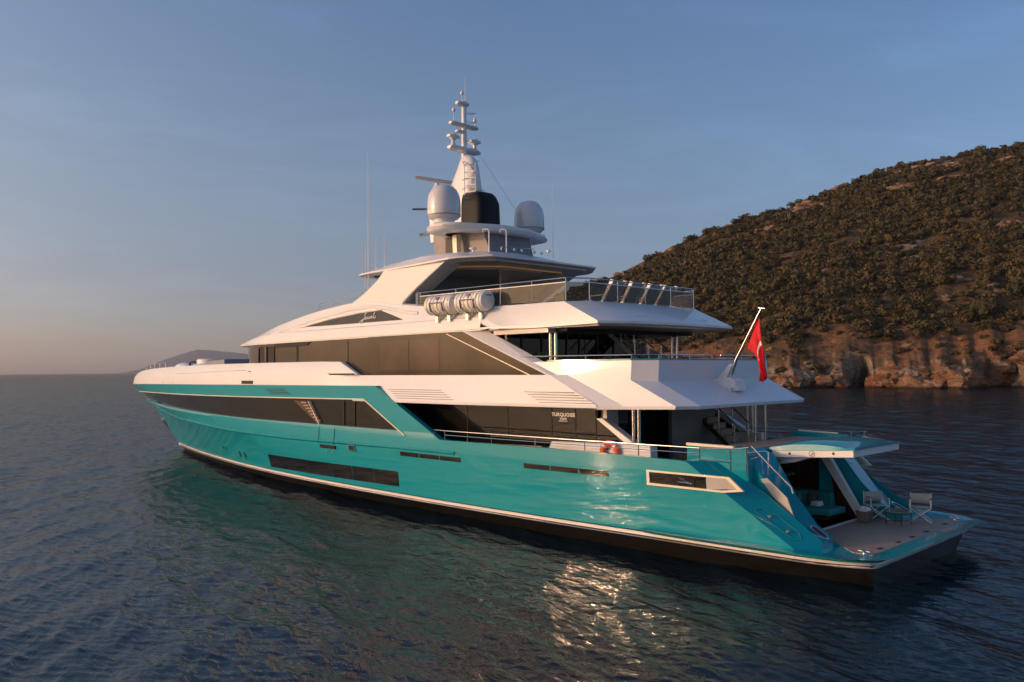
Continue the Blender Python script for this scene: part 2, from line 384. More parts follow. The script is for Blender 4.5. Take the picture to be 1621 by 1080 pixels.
# ---- hull windows, vents and fittings
def surf_panel(mb, P, d=.012, sub=6):
    # P: four corners (x,z) going round; follows the hull surface
    (a, b, c_, d_) = P
    rows = []
    for j in range(3):
        t = j / 2; row = []
        for i in range(sub + 1):
            u = i / sub
            x = (a[0] * (1 - u) + b[0] * u) * (1 - t) + (d_[0] * (1 - u) + c_[0] * u) * t
            z = (a[1] * (1 - u) + b[1] * u) * (1 - t) + (d_[1] * (1 - u) + c_[1] * u) * t
            row.append((x, hull_y(x, z) + d, z))
        rows.append(row)
    mb.grid(rows)
    ring = rows[0] + [r[-1] for r in rows[1:]] + rows[-1][::-1][1:] + [rows[1][0]]
    mb.grid([ring, [(x, y - d - .02, z) for x, y, z in ring]], True)
def hw(name, P, mat, d=.012, label=None, **k):
    for o in pair(name, lambda mb: surf_panel(mb, P, d), mat, Y, smooth=40, **k):
        if label: o['label'] = label
xs = [28.45, 26.4, 24.3, 22.2, 20.6, 19.0, 17.34]
for a, b in zip(xs[:-1], xs[1:]):
    za = lambda x: 1.38 + (28.45 - x) / 11.1 * .12; zb = lambda x: .77 + (28.45 - x) / 11.1 * .16
    hw('cabin_window', [(a - .02, zb(a)), (b + .02, zb(b)), (b + .02, za(b)), (a - .02, za(a))], 'glass', .014)
def slotwin(x0, x1, zt, zb, n):
    w = (x0 - x1) / n
    for k in range(n):
        a = x0 - k * w; b = a - w + .05
        hw('slot_window', [(a, zb), (b, zb), (b, zt), (a, zt)], 'glass', .012)
slotwin(17.09, 13.60, 2.29, 2.13, 3); slotwin(10.63, 7.21, 2.33, 2.17, 3)
for a, b in ((44.3, 41.5), (41.4, 39.0), (38.9, 36.75)):
    zs_ = lambda x: 4.71 + (44.3 - x) * .004
    f = lambda mb, a=a, b=b, zs_=zs_: mb.slab([(a, B_sheer(a) - .05, zs_(a)), (b, B_sheer(b) - .05, zs_(b)), (b, B_sheer(b) - .065, zs_(b) + .15), (a, B_sheer(a) - .065, zs_(a) + .15)], (0, .045, 0))
    pair('bulwark_slot', f, 'dark', Y)
pair('bulwark_slot', lambda mb: mb.slab([(30.42, 4.47, 4.74), (29.13, 4.5, 4.74), (29.13, 4.48, 4.9), (30.42, 4.45, 4.9)], (0, .06, 0)), 'dark', Y)
pair('bulwark_slot', lambda mb: mb.slab([(29.95, 4.36, 5.2), (29.2, 4.38, 5.2), (29.55, 4.36, 5.36), (29.95, 4.34, 5.36)], (0, .11, 0)), 'dark', Y)
hw('mooring_port', [(22.8, 2.08), (21.6, 2.08), (21.6, 2.22), (22.8, 2.22)], 'dark', .05)
hw('fairlead_frame', [(20.56, 2.10), (20.11, 2.10), (20.11, 2.34), (20.56, 2.34)], 'steel', .052)
hw('fairlead_opening', [(20.5, 2.14), (20.17, 2.14), (20.17, 2.30), (20.5, 2.30)], 'dark', .058)
for x in (22.35, 21.9):
    pair('hull_light', lambda mb, x=x: mb.lathe([(.04, 0), (.04, .03)], (x, hull_y(x, 1.95), 1.95), 10, 'y'), 'steel', Y)
for x, z, r in ((35.2, 1.22, .07), (34.7, 1.2, .09), (32.5, 1.06, .12), (31.7, 1.05, .13)):
    def f(mb, x=x, z=z, r=r):
        n = 14; ring = [(x + r * math.cos(t), z + r * 1.35 * math.sin(t)) for t in [2 * math.pi * k / n for k in range(n)]]
        surf_strip(mb, ring, -.02, .016)
    pair('bow_thruster_port', f, 'dark', Y)
for k in range(4):
    x0 = 27.82 - .19 * k; z = 4.54 - .072 * k
    hw('hull_vent_slat', [(x0, z - .028), (x0 - 1.95, z - .028), (x0 - 1.95, z), (x0, z)], 'dark', .01)
for xx in (22.85, 21.6):
    pair('access_door_seam', lambda mb, x=xx: mb.tube([(x, hull_y(x, 3.0) + .004, 3.0), (x + .04, hull_y(x, 2.5) + .03, 2.5), (x + .1, hull_y(x, 2.36) + .05, 2.36), (x + .05, hull_y(x, 2.27) + .01, 2.27)], .012, 5), 'dark', Y)
def bossrail(mb):
    xs_ = [49.0, 50.2, 51.4, 52.5, 53.6]
    mb.tube([(48.7, 0, .3), (50.4, 0, 1.05), (52.5, 0, 1.8)], .05, 6)
mb = MB(); bossrail(mb); mb.build('stem_band', 'dark', Y)
mb = MB(); mb.lathe([(.03, -.05), (.06, 0), (.03, .05)], (52.6, 0, 1.95), 8); mb.build('stem_light', 'white', Y)

# sea-view opening in the quarter with its bright frame
SV = [(5.87, 2.45), (5.85, 2.10), (3.62, 2.08), (3.12, 2.16), (3.47, 2.44)]
def svf(mb):
    outer = [(5.92, 2.48), (5.92, 2.06), (3.6, 2.05), (3.02, 2.13), (3.42, 2.47)]
    o3 = [(x, hull_y(x, min(z, z_top(x))) , z) for x, z in outer]
    i3 = [(x, hull_y(x, min(z, z_top(x))) , z) for x, z in [(5.83, 2.43), (5.83, 2.12), (3.66, 2.10), (3.2, 2.17), (3.5, 2.42)]]
    up = lambda P, d: [(x, y + d, z) for x, y, z in P]
    mb.grid([up(o3, -.02), up(o3, .045), up(i3, .045), up(i3, -.03)], True)
pair('quarter_opening_frame', svf, 'cream', Y, smooth=20)
hw('quarter_opening', [(5.83, 2.12), (4.1, 2.10), (4.1, 2.42), (5.83, 2.43)], 'glass', .010)
hw('quarter_lining', [(4.08, 2.10), (3.2, 2.17), (3.5, 2.42), (4.08, 2.42)], 'soffit', .014)
def svbits(mb):
    for x in (4.95, 4.75, 4.45):
        mb.tube([(x, hull_y(x, 2.3) + .03, 2.12), (x - .03, hull_y(x, 2.3) + .03, 2.42)], .012, 6)
    mb.tube([(4.95, 4.08, 2.22), (4.5, 4.06, 2.21)], .014, 6); mb.tube([(4.9, 4.08, 2.34), (4.5, 4.06, 2.18)], .01, 6)
pair('quarter_opening_fittings', svbits, 'steel', Y)

# ---- stern quarter: facet, stair slot, wing down to the platform
QA = [(x, hull_y(x, z_top(x) - .001), z_top(x)) for x in (4.7, 3.55, 1.68)]
def quarter(mb):
    a, b, c = QA; D_ = (4.24, 3.05, 2.78); E_ = (2.86, 3.05, 1.99); F_ = (1.34, 3.12, .98); G_ = (1.31, 3.14, .80)
    mb.poly([a, b, E_, D_]); mb.poly([b, c, (1.68, 3.78, .80), G_, F_, E_])
    # inboard face of the outer shell
    mb.poly([D_, E_, F_, G_, (4.6, 3.1, .8), (4.9, 3.1, 2.78)])
    mb.poly([a, D_, (4.9, 3.1, 2.78), (4.9, 3.76, 2.80)])
for o in pair('stern_quarter', quarter, 'teal', Y, smooth=15): pass
IN = [(3.75, 1.75, 3.08), (3.30, 1.85, 2.92), (2.95, 1.92, 2.45), (2.55, 2.0, 1.86), (1.93, 2.12, 1.18), (1.45, 2.27, .95)]
OUT = [(3.95, 2.85, 3.05), (3.45, 2.85, 2.85), (3.0, 2.86, 2.30), (2.55, 2.88, 1.72), (1.90, 2.98, 1.10), (1.34, 3.12, .95)]
def wingwall(mb):
    mb.grid([IN, OUT])
    mb.grid([[(p[0], p[1], .80) for p in IN], IN]); mb.grid([OUT, [(p[0], p[1], .80) for p in OUT]])
    mb.poly([IN[-1], OUT[-1], (OUT[-1][0], OUT[-1][1], .8), (IN[-1][0], IN[-1][1], .8)])
    mb.poly([IN[0], OUT[0], (OUT[0][0], OUT[0][1], .8), (IN[0][0], IN[0][1], .8)])
pair('stern_wing', wingwall, 'teal', Y, smooth=40)
def foot(mb):
    mb.poly([(1.34, 3.12, .97), (1.45, 2.27, .95), (1.2, 2.25, .86), (1.16, 3.1, .86)]); mb.poly([(1.2, 2.25, .86), (1.16, 3.1, .86), (1.2, 3.12, .79), (1.24, 2.27, .79)])
def beige(mb):  # stair stringer panel seen through the slot
    mb.slab([(3.1, 2.90, 2.35), (2.62, 2.91, 1.78), (2.0, 3.0, 1.16), (2.3, 3.0, 1.95), (2.9, 2.93, 2.4)], (0, .02, 0))
mb = MB(); beige(mb); mb.build('stair_stringer', 'soffit', Y)
def slotstairs(mb):
    for k in range(7):
        x = 1.9 + .33 * k; z = .95 + .28 * k
        mb.box(x, x + .36, 2.92, 3.1, .8, min(z, 2.7))
pair('side_steps', slotstairs, 'teak', Y)
def oval(mb):
    c0 = Vector((1.66, 2.62, 1.075)); ax = Vector((.55, -.10, .30)).normalized(); bx = Vector((.05, 1, 0)).normalized()
    nrm = ax.cross(bx).normalized(); nrm = nrm if nrm.z > 0 else -nrm
    def ring(a, b, h): return [tuple(c0 + ax * a * math.cos(t) + bx * b * math.sin(t) + nrm * h) for t in [2 * math.pi * k / 24 for k in range(24)]]
    mb.grid([ring(.30, .17, -.03), ring(.30, .17, .035), ring(.27, .145, .05), ring(.235, .115, .035), ring(.235, .115, -.03)], True)
def ovalh(mb):
    c0 = Vector((1.66, 2.62, 1.075)); ax = Vector((.55, -.10, .30)).normalized(); bx = Vector((.05, 1, 0)).normalized()
    nrm = ax.cross(bx).normalized(); nrm = nrm if nrm.z > 0 else -nrm
    mb.poly([tuple(c0 + ax * .24 * math.cos(t) + bx * .12 * math.sin(t) + nrm * .022) for t in [2 * math.pi * k / 24 for k in range(24)]])
FL = pair('stern_fairlead', oval, 'steel', Y, smooth=50); pair_on(FL, 'fairlead_throat', ovalh, 'rubber')
def hatchline(mb):
    P = [(2.72, 3.46, 1.62), (2.35, 3.48, 1.36), (1.95, 3.50, 1.09), (1.90, 3.28, 1.11), (2.45, 3.20, 1.50), (2.85, 3.2, 1.78)]
def qpt(x, t):   # point on the lower facet: t 0 outer edge, 1 inner edge
    a, b = QA[1], QA[2]; u = (a[0] - x) / (a[0] - b[0]); o = Vector(a).lerp(Vector(b), u); i = Vector((2.86, 3.05, 1.99)).lerp(Vector((1.34, 3.12, .98)), u)
    return o.lerp(i, t)
for x in (2.72, 2.2):
    p = qpt(x, .42)
    pair('facet_plug', lambda mb, p=p: mb.lathe([(.055, -.02), (.055, .02), (.03, .03)], (p.x, p.y, p.z), 12), 'grey', Y)
pair('facet_panel_seam', lambda mb: mb.tube([tuple(qpt(x, t) + Vector((0, 0, .004))) for x, t in ((2.95, .2), (3.0, .45), (2.75, .62), (2.1, .66), (1.9, .5), (1.95, .3), (2.95, .2))], .008, 5), 'teal_dark', Y)
# sponson rub rail around the platform
RR_P = mirror_path([(6.1, B_str(6.1) - .03, .72), (5.7, B_str(5.7) + .02, .72)] + [(x, B_str(x) + .04, .72) for x in (5, 4, 3, 2, 1.3)] + [(x + (.0 if y > 3.4 else -.02), y + (.05 if y > 3.4 else 0), .72) for x, y, z in STERN])
mb = MB(); sweep(mb, RR_P, [(-.1, -.02), (.05, -.02), (.10, .02), (.105, .07), (.06, .105), (-.42, .115)]); mb.build('rub_rail', 'teal', Y, smooth=45)
mb = MB(); mb.plan([(.1, 3.2), (.7, 3.65), (1.7, 3.8), (6, 3.8), (6, -3.8), (1.7, -3.8), (.7, -3.65), (.1, -3.2)], .68, .80)
mb.build('platform_border', 'teal', Y, bevel=.015)
mb = MB(); mb.plan([(.13, 3.02), (.62, 3.02), (1.3, 2.3), (2.4, 2.1), (2.4, -2.1), (1.3, -2.3), (.62, -3.2), (.13, -3.2)], .78, .812)
mb.build('swim_platform', 'teak', Y)
for x, y in ((.3, 2.2), (.28, 1.1), (.27, .2), (.27, -.8), (.3, -2.3)):
    mb = MB(); mb.box(x - .05, x + .05, y - .11, y + .11, .812, .825); mb.build('deck_socket', 'rubber', Y)
def cleat(mb):
    mb.lathe([(.06, 0), (.045, .02), (.035, .09), (.05, .12), (.02, .14)], (.3, 3.08, .80), 12)
    mb.tube([(.3, 2.92, .90), (.3, 3.24, .90)], [.018, .018], 8); mb.tube([(.16, 3.08, .89), (.44, 3.08, .89)], .018, 8)
pair('stern_cleat', cleat, 'steel', Y, smooth=50)
pair('deck_filler', lambda mb: [mb.lathe([(.05, 0), (.05, .012)], (x, 3.75, .80), 10) for x in (1.45, .9)], 'rubber', Y)
# hatch door (raised transom door over the platform)
def hz(x): return 2.93 - (x - 1.22) / 2.33 * .15
mb = MB()
mb.hexa([(3.55, 1.5, hz(3.55)), (3.55, -1.5, hz(3.55)), (1.2, -1.5, hz(1.2)), (1.2, 1.5, hz(1.2))], [(3.55, 1.5, hz(3.55) + .195), (3.55, -1.5, hz(3.55) + .195), (1.2, -1.5, hz(1.2) + .195), (1.2, 1.5, hz(1.2) + .195)])
hd = mb.build('hatch_door', 'white', Y, bevel=.02)
mb = MB(); rows = []
for i in range(13):
    t = i / 12; x = 3.62 - t * 2.46; zb = hz(x) + .197; h = .05 + .17 * math.sin(math.pi * min(1, t * 1.0 + .08)) ** .7
    rows.append([(x, 1.52, zb), (x, 1.50, zb + h * .75), (x, 1.30, zb + h), (x, .6, zb + h + .03), (x, 0, zb + h + .04), (x, -.6, zb + h + .03), (x, -1.30, zb + h), (x, -1.50, zb + h * .75), (x, -1.52, zb)])
mb.grid(rows); mb.poly(rows[0]); mb.poly(rows[-1]); mb.build('hatch_skin', 'teal', hd, smooth=35)
for x in (3.0, 1.75):
    mb = MB(); mb.lathe([(.035, 0), (.035, .012)], (x, 1.50, hz(x) + .11), 10, 'y'); mb.build('hatch_pin', 'rubber', hd)
mb = MB(); rr = [(.085, 0), (.085, .010), (.07, .010), (.07, 0)]
for k in range(20):
    a0, a1 = 2 * math.pi * k / 20, 2 * math.pi * (k + 1) / 20
    q = lambda r, a, h: (2.35 + r * math.cos(a), 1.5 + h, hz(2.35) + .1 + r * math.sin(a))
    mb.poly([q(.07, a0, .012), q(.085, a0, .012), q(.085, a1, .012), q(.07, a1, .012)])
mb.slab([(2.40, 1.502, hz(2.35) + .04), (2.36, 1.502, hz(2.35) + .05), (2.30, 1.502, hz(2.35) + .13), (2.33, 1.502, hz(2.35) + .14)], (0, .01, 0))
mb.build('hatch_emblem', 'grey', hd)
for y in (1.0, -1.0):
    mb = MB(); mb.prism([(3.9, 2.5), (3.0, 2.66), (2.6, 2.80), (3.2, 2.84), (3.9, 2.84)], y - .28, y + .28); mb.build('hatch_hinge', 'white', hd, bevel=.03)
for k in range(6):
    mb = MB(); x = 2.9 - .28 * k; mb.lathe([(.03, 0), (.05, .02), (.03, .035)], (x, -.2 - .18 * k, hz(x) + .44), 8); mb.build('hatch_stud', 'steel', hd)
# beach club
mb = MB()
mb.plan([(2.38, 1.75), (2.38, -1.75), (6.2, -2.4), (6.2, 2.4)], .74, .80); mb.build('beach_club_floor', 'walnut', Y)
mb = MB()
mb.poly([(6.2, 2.4, .8), (6.2, -2.4, .8), (6.2, -2.4, 2.75), (6.2, 2.4, 2.75)])
mb.poly([(2.6, 1.72, .8), (6.2, 2.4, .8), (6.2, 2.4, 2.75), (3.5, 1.80, 2.75)]); mb.poly([(2.6, -1.72, .8), (6.2, -2.4, .8), (6.2, -2.4, 2.75), (3.5, -1.80, 2.75)])
mb.poly([(3.3, 1.8, 2.70), (6.2, 2.4, 2.70), (6.2, -2.4, 2.70), (3.3, -1.8, 2.70)])
mb.build('beach_club_walls', 'walnut', Y, recalc=False)
mb = MB(); mb.box(2.36, 2.46, -1.6, 1.6, .80, .83); mb.build('door_sill', 'white', Y)
for sg in (1, -1):
    mb = MB(sg); mb.hexa([(3.66, 1.50, 2.70), (2.50, 1.58, .82), (2.28, 1.60, .82), (3.40, 1.52, 2.74)], [(3.66, 1.70, 2.70), (2.50, 1.74, .82), (2.28, 1.76, .82), (3.40, 1.72, 2.74)]); mb.build('door_jamb', 'white', Y)
for k in range(8):
    mb = MB(); y = -1.2 + .34 * k; z = 1.9 + .11 * (k % 5); mb.box(6.13, 6.17, y, y + .22, z, z + .022); mb.build('wall_streak', 'soffit', Y)  # short pale streaks at stepped heights on the dark back wall
# upper transom block with teak top and aft deck coaming
mb = MB(); mb.plan([(4.9, 2.85), (3.75, 2.80), (3.62, 1.6), (3.58, -1.6), (3.75, -2.80), (4.9, -2.85)], 2.72, 3.05); mb.build('transom_block', 'teal', Y, bevel=.03)
mb = MB(); mb.plan([(4.85, 2.6), (3.85, 2.5), (3.72, 1.4), (3.72, -1.4), (3.85, -2.5), (4.85, -2.6)], 3.05, 3.066); mb.build('transom_top_deck', 'teak', Y)
def arm(mb): mb.hexa([(5.2, 3.30, 1.95), (3.3, 3.12, 1.95), (3.3, 2.72, 1.95), (5.2, 2.82, 1.95)], [(5.17, 3.30, 3.2), (3.38, 3.12, 3.17), (3.34, 2.72, 3.17), (5.17, 2.82, 3.2)])
pair('aft_deck_coaming', arm, 'teal', Y, bevel=.04)
pair('coaming_cap', lambda mb: mb.hexa([(5.17, 3.32, 3.15), (3.75, 3.18, 3.13), (3.75, 3.06, 3.13), (5.17, 3.2, 3.15)], [(5.17, 3.32, 3.23), (3.75, 3.18, 3.2), (3.75, 3.06, 3.2), (5.17, 3.2, 3.23)]), 'cream', Y, bevel=.01)

# ---- main deck
mb = MB(); mb.plan([(18.6, 4.3), (14, 4.25), (8, 4.05), (4.72, 3.75), (4.72, -3.75), (8, -4.05), (14, -4.25), (18.6, -4.3)], 1.86, 1.95); mb.build('main_deck', 'teak', Y)
SW = [(18.5, 4.08), (8.45, 4.10), (8.45, 3.74), (7.05, 3.06), (10.4, 2.96), (10.83, 2.80), (14.1, 2.67), (15.5, 2.65)]
SAL = pair('saloon_window', lambda mb: mb.prism(SW, 3.2, 3.3), 'glass', Y)
for x in (14.66, 12.52, 10.4, 9.36, 8.5):
    pair_on(SAL, 'saloon_mullion', lambda mb, x=x: mb.box(x - .02, x + .02, 3.3, 3.312, 2.9, 4.06), 'dark')
pair('saloon_base', lambda mb: mb.hexa([(10.85, 3.36, 1.95), (6.35, 3.36, 1.95), (6.35, 3.0, 1.95), (10.85, 3.0, 1.95)], [(10.4, 3.34, 2.98), (6.4, 3.34, 3.07), (6.4, 3.0, 3.07), (10.4, 3.0, 2.98)]), 'white', Y, bevel=.02)
pair('saloon_base', lambda mb: mb.hexa([(16.5, 3.36, 1.95), (10.85, 3.36, 1.95), (10.85, 3.0, 1.95), (16.5, 3.0, 1.95)], [(15.5, 3.34, 2.66), (10.85, 3.34, 2.78), (10.85, 3.0, 2.78), (15.5, 3.0, 2.66)]), 'grey', Y)
pair('side_brace', lambda mb: mb.hexa([(8.45, 3.36, 3.78), (8.22, 3.36, 3.80), (6.98, 3.36, 3.09), (7.3, 3.36, 3.07)], [(8.45, 3.05, 3.78), (8.22, 3.05, 3.80), (6.98, 3.05, 3.09), (7.3, 3.05, 3.07)]), 'white', Y, bevel=.01)
mb = MB(); mb.box(8.3, 8.4, -3.1, 3.2, 1.95, 4.1); mb.build('saloon_door_wall', 'glass', Y)
for y in (2.6, 1.9, 1.2, .6, -.5, -1.2):
    mb = MB(); mb.box(8.26, 8.31, y - .025, y + .025, 1.95, 4.08); mb.build('door_frame', 'dark', Y)
mb = MB(); mb.box(8.15, 8.3, 2.65, 3.2, 1.95, 4.1); mb.build('saloon_end_panel', 'soffit', Y)
mb = MB()
pp = [(7.62, .55), (7.55, .2), (7.5, -.3), (7.5, -.9), (7.55, -1.9)]
mb.grid([[(x, y, 1.95) for x, y in pp], [(x, y, 4.12) for x, y in pp], [(x + .12, y, 4.12) for x, y in pp], [(x + .12, y, 1.95) for x, y in pp]]); mb.build('stair_bulkhead', 'grey', Y)
pair('deck_column', lambda mb: mb.tube([(7.08, 3.24, 3.05), (7.08, 3.24, 4.2)], .055, 14), 'steel', Y)
pair('deck_column', lambda mb: mb.tube([(6.88, 3.24, 3.05), (6.88, 3.24, 4.2)], .055, 14), 'steel', Y)
def flight(name, x0, z0, x1, z1, y0, y1, n, mat='teak'):
    for k in range(n):
        t = k / (n - 1); x = x0 + (x1 - x0) * t; z = z0 + (z1 - z0) * t
        mb = MB(); mb.box(x - .15, x + .15, y0, y1, z - .035, z + .01); mb.build('stair_tread', mat, name, bevel=.006)
        mb = MB(); mb.box(x + .12, x + .14, y0 + .03, y1 - .03, z + .01, z + (z1 - z0) / (n - 1) - .04); mb.build('stair_riser', 'teak' if name is ST1 else 'walnut', name)
# Stair sub-assemblies are parts that hold their own treads
def part_empty(nm):
    o = D.objects.new(nm, None); COL.objects.link(o); o.parent = Y; o.matrix_parent_inverse = Matrix.Translation(-Y.location); return o
ST1 = part_empty('aft_stair'); flight(ST1, 6.5, 2.85, 8.05, 4.05, -1.95, -1.15, 7)
ST2 = part_empty('sun_deck_stair'); flight(ST2, 9.9, 5.1, 12.4, 7.0, -2.45, -1.75, 9)
for yy in (-1.12, -1.98):
    mb = MB(); mb.tube([(6.25, yy, 3.45), (7.15, yy, 4.15)], .022, 6); mb.tube([(6.3, yy, 2.75), (6.3, yy, 3.5)], .018, 6); mb.tube([(6.9, yy, 3.1), (6.9, yy, 3.95)], .018, 6); mb.build('stair_rail', 'steel', ST1)
    mb = MB(); mb.slab([(6.35, yy, 2.66), (6.5, yy, 2.62), (8.15, yy, 3.9), (8.1, yy, 4.06)], (0, .02, 0)); mb.build('stair_stringer', 'dark', ST1)
for yy in (-1.72, -2.48):
    mb = MB(); mb.tube([(9.95, yy, 6.05), (11.9, yy, 7.5)], .022, 6)
    for k in range(3): mb.tube([(10.2 + .65 * k, yy, 5.3 + .49 * k), (10.2 + .65 * k, yy, 6.24 + .48 * k)], .016, 6)
    mb.build('stair_rail', 'steel', ST2)
    mb = MB(); mb.slab([(9.7, yy, 4.95), (9.85, yy, 4.9), (12.5, yy, 6.9), (12.4, yy, 7.05)], (0, .02, 0)); mb.build('stair_stringer', 'white', ST2)
mb = MB(); mb.plan([(6.9, -.9), (5.3, -.9), (5.3, -2.7), (6.9, -2.7)], 1.95, 2.66); mb.build('stair_landing', 'soffit', Y, bevel=.02)
mb = MB(); mb.plan([(6.95, -.85), (5.25, -.85), (5.25, -2.75), (6.95, -2.75)], 2.66, 2.70); mb.build('landing_top', 'walnut', Y)
mb = MB(); mb.tube([(6.1, -2.1, 2.7), (6.1, -2.1, 4.2)], .045, 10); mb.tube([(5.85, -2.3, 2.7), (5.85, -2.3, 4.2)], .045, 10); mb.build('landing_posts', 'steel', Y)
for yy in (3.36,):
    pass

# ---- upper deck fascia, bulwark, deck
zf0 = lambda x: 4.12 + max(0, (14 - x)) * .005
def fas(mb):
    ss = [7.70, 9, 10, 11, 12, 13, 14, 15, 16, 17, 18, 18.71, 19.49, 20.34]
    lo0 = [(s, B_sheer(s) - .03, zf0(s)) for s in ss]; lo1 = [(s, B_sheer(s) - .02, zf0(s) + .09) for s in ss]
    up = [(9.72 if i == 0 else max(s, 9.72 + .001 * i), 4.10 if s < 21 else B_sheer(s) - .12, 5.15) for i, s in enumerate(ss)]
    up = [(max(s, 9.72 + .01 * i), 4.10 + (B_sheer(s) - 4.2 - .05) * .35 if s > 10 else 4.08, 5.15) for i, s in enumerate(ss)]
    mb.grid([[(x, y - .5, z) for x, y, z in lo0], lo0, lo1, up, [(x, y - .25, z + .0) for x, y, z in up]])
    mb.slab([(7.70, 4.19, 4.20), (9.72, 4.08, 5.15), (9.15, 3.88, 5.15), (6.87, 3.93, 4.22)], (0, 0, -.0001))
    mb.poly([(9.15, 3.88, 5.15), (6.81, 3.70, 4.99), (5.2, 3.75, 4.26), (6.87, 3.93, 4.22)])
    mb.poly([(6.81, 3.70, 4.99), (6.22, 3.15, 4.95), (4.84, 3.06, 4.25), (5.2, 3.75, 4.26)])
    mb.poly([(6.22, 3.15, 4.95), (6.22, 0, 4.95), (4.84, 0, 4.26), (4.84, 3.06, 4.25)])
    # lower lip
    lipo = [(7.70, 4.19, 4.20), (6.87, 3.93, 4.22), (5.2, 3.75, 4.26), (4.84, 3.06, 4.25), (4.84, 0, 4.26)]
    mb.grid([lipo, [(x + .03, y - .01, z - .09) for x, y, z in lipo], [(x + .6, max(y - .5, 0), z - .09) for x, y, z in lipo]])
    # bulwark
    bl = [(10.9, 4.02, 5.15), (9.15, 3.88, 5.15), (6.81, 3.70, 4.99), (6.22, 3.15, 4.95), (6.22, 0, 4.95)]
    bt = [(10.9, 3.97, 5.57), (9.15, 3.83, 5.57), (6.81, 3.65, 5.57), (6.20, 3.12, 5.57), (6.20, 0, 5.57)]
    inn = [(10.9, 3.86, 5.57), (9.15, 3.72, 5.57), (6.86, 3.54, 5.57), (6.32, 3.06, 5.57), (6.32, 0, 5.57)]
    mb.grid([bl, bt, inn, [(x, y, 4.75) for x, y, z in inn]])
mb = MB()
for sg in (1, -1): mb.m = sg; fas(mb)
mb.m = 1; mb.build('upper_deck_fascia', 'white', Y, smooth=12, merge=.002)
def capr(mb):
    P = [(10.0, 3.87, 5.60), (6.84, 3.60, 5.60), (6.26, 3.08, 5.60), (6.26, 0, 5.60)]
    mb.grid([[(x, y + .055, z - .03) for x, y, z in P[:2]] + [(P[2][0] - .05, P[2][1] + .02, 5.57), (P[3][0] - .055, 0, 5.57)],
             [(x, y + .05, z + .02) for x, y, z in P[:2]] + [(P[2][0] - .045, P[2][1] + .02, 5.62), (P[3][0] - .05, 0, 5.62)],
             [(x, y - .05, z + .02) for x, y, z in P[:2]] + [(P[2][0] + .05, P[2][1] - .03, 5.62), (P[3][0] + .05, 0, 5.62)]])
pair('bulwark_cap', capr, 'teal', Y)
mb = MB(); mb.plan([(33, 2.9), (30, 3.9), (20, 4.35), (14, 4.2), (8.2, 3.9), (6.9, 3.6), (5.4, 3.5), (5.1, 2.8), (5.1, -2.8), (5.4, -3.5), (6.9, -3.6), (8.2, -3.9), (14, -4.2), (20, -4.35), (30, -3.9), (33, -2.9)], 4.15, 4.2); mb.build('upper_deck_soffit', 'soffit', Y)
mb = MB(); mb.plan([(33, 2.9), (30, 3.8), (20, 4.2), (14, 4.0), (9.6, 3.7), (9.6, -3.7), (14, -4.0), (20, -4.2), (30, -3.8), (33, -2.9)], 4.2, 4.6); mb.build('upper_deck_slab', 'soffit', Y)
mb = MB(); mb.plan([(12.2, 3.6), (6.9, 3.57), (6.5, 2.85), (6.5, -2.85), (6.9, -3.57), (12.2, -3.6)], 4.6, 4.75); mb.build('upper_aft_deck', 'teak', Y)
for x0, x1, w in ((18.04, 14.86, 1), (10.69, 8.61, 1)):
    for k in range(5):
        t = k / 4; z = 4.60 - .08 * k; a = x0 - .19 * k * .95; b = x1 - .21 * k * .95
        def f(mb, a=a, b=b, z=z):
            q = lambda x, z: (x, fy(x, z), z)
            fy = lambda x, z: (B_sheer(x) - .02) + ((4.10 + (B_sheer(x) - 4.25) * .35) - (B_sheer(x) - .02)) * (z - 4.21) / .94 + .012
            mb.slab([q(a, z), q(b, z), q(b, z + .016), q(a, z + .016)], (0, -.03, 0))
        pair('louvre_gap_shade', f, 'louvre', Y)  # dark strips: shade of the louvre gaps put into colour

# ---- upper deck house
HP = [(9.72, 4.05), (13, 4.05), (20, 4.05), (28, 4.0), (30, 3.88), (31.5, 3.55), (33, 2.95), (34.3, 2.1), (35.0, 1.1), (35.2, 0)]
def hplan(x): return lin(HP)(x)
def house(mb):
    # aft edge slopes from (13.92,6.68) down to (9.8,5.15)
    lo = [(9.8, 4.05, 5.13)] + [(x, y, 5.13) for x, y in HP if x > 9.8]
    lo.insert(1, (13.92, 4.05, 5.13))
    up = [(9.8, 4.05, 5.14), (13.92, 4.05, 6.70)] + [(x, y, 6.70) for x, y in HP if x > 13.5]
    lo = [(9.8, 4.05, 5.13), (13.92, 4.05, 5.13)] + [(x, y, 5.13) for x, y in HP if x > 13.5]
    mb.grid([lo, up])
HG = pair('upper_house_glass', house, 'glass_up', Y, smooth=25)
for o in HG: o['label'] = 'long bronze tinted glass side of the upper deck'
pair('house_end_facet', lambda mb: mb.hexa([(13.95, 4.06, 6.70), (9.78, 4.06, 5.15), (9.30, 3.73, 5.15), (13.05, 3.73, 6.70)], [(14.3, 4.02, 6.70), (10.2, 4.02, 5.10), (9.9, 3.6, 5.10), (13.9, 3.6, 6.70)]), 'white', Y)
pair('cream_trim_line', lambda mb: mb.slab([(14.95, 4.052, 6.64), (14.87, 4.052, 6.64), (10.62, 4.052, 5.15), (10.72, 4.052, 5.15)], (0, .012, 0)), 'cream', Y)
for a, b in ((19.14, 17.23), (17.12, 15.37)):
    pair_on(HG, 'window_blind', lambda mb, a=a, b=b: mb.box(b, a, 4.05, 4.058, 5.33, 6.5), 'blind')
for x in (25.8, 21.5):
    pair_on(HG, 'glass_seam', lambda mb, x=x: mb.box(x - .012, x + .012, 4.03, 4.056, 5.15, 6.66), 'dark')
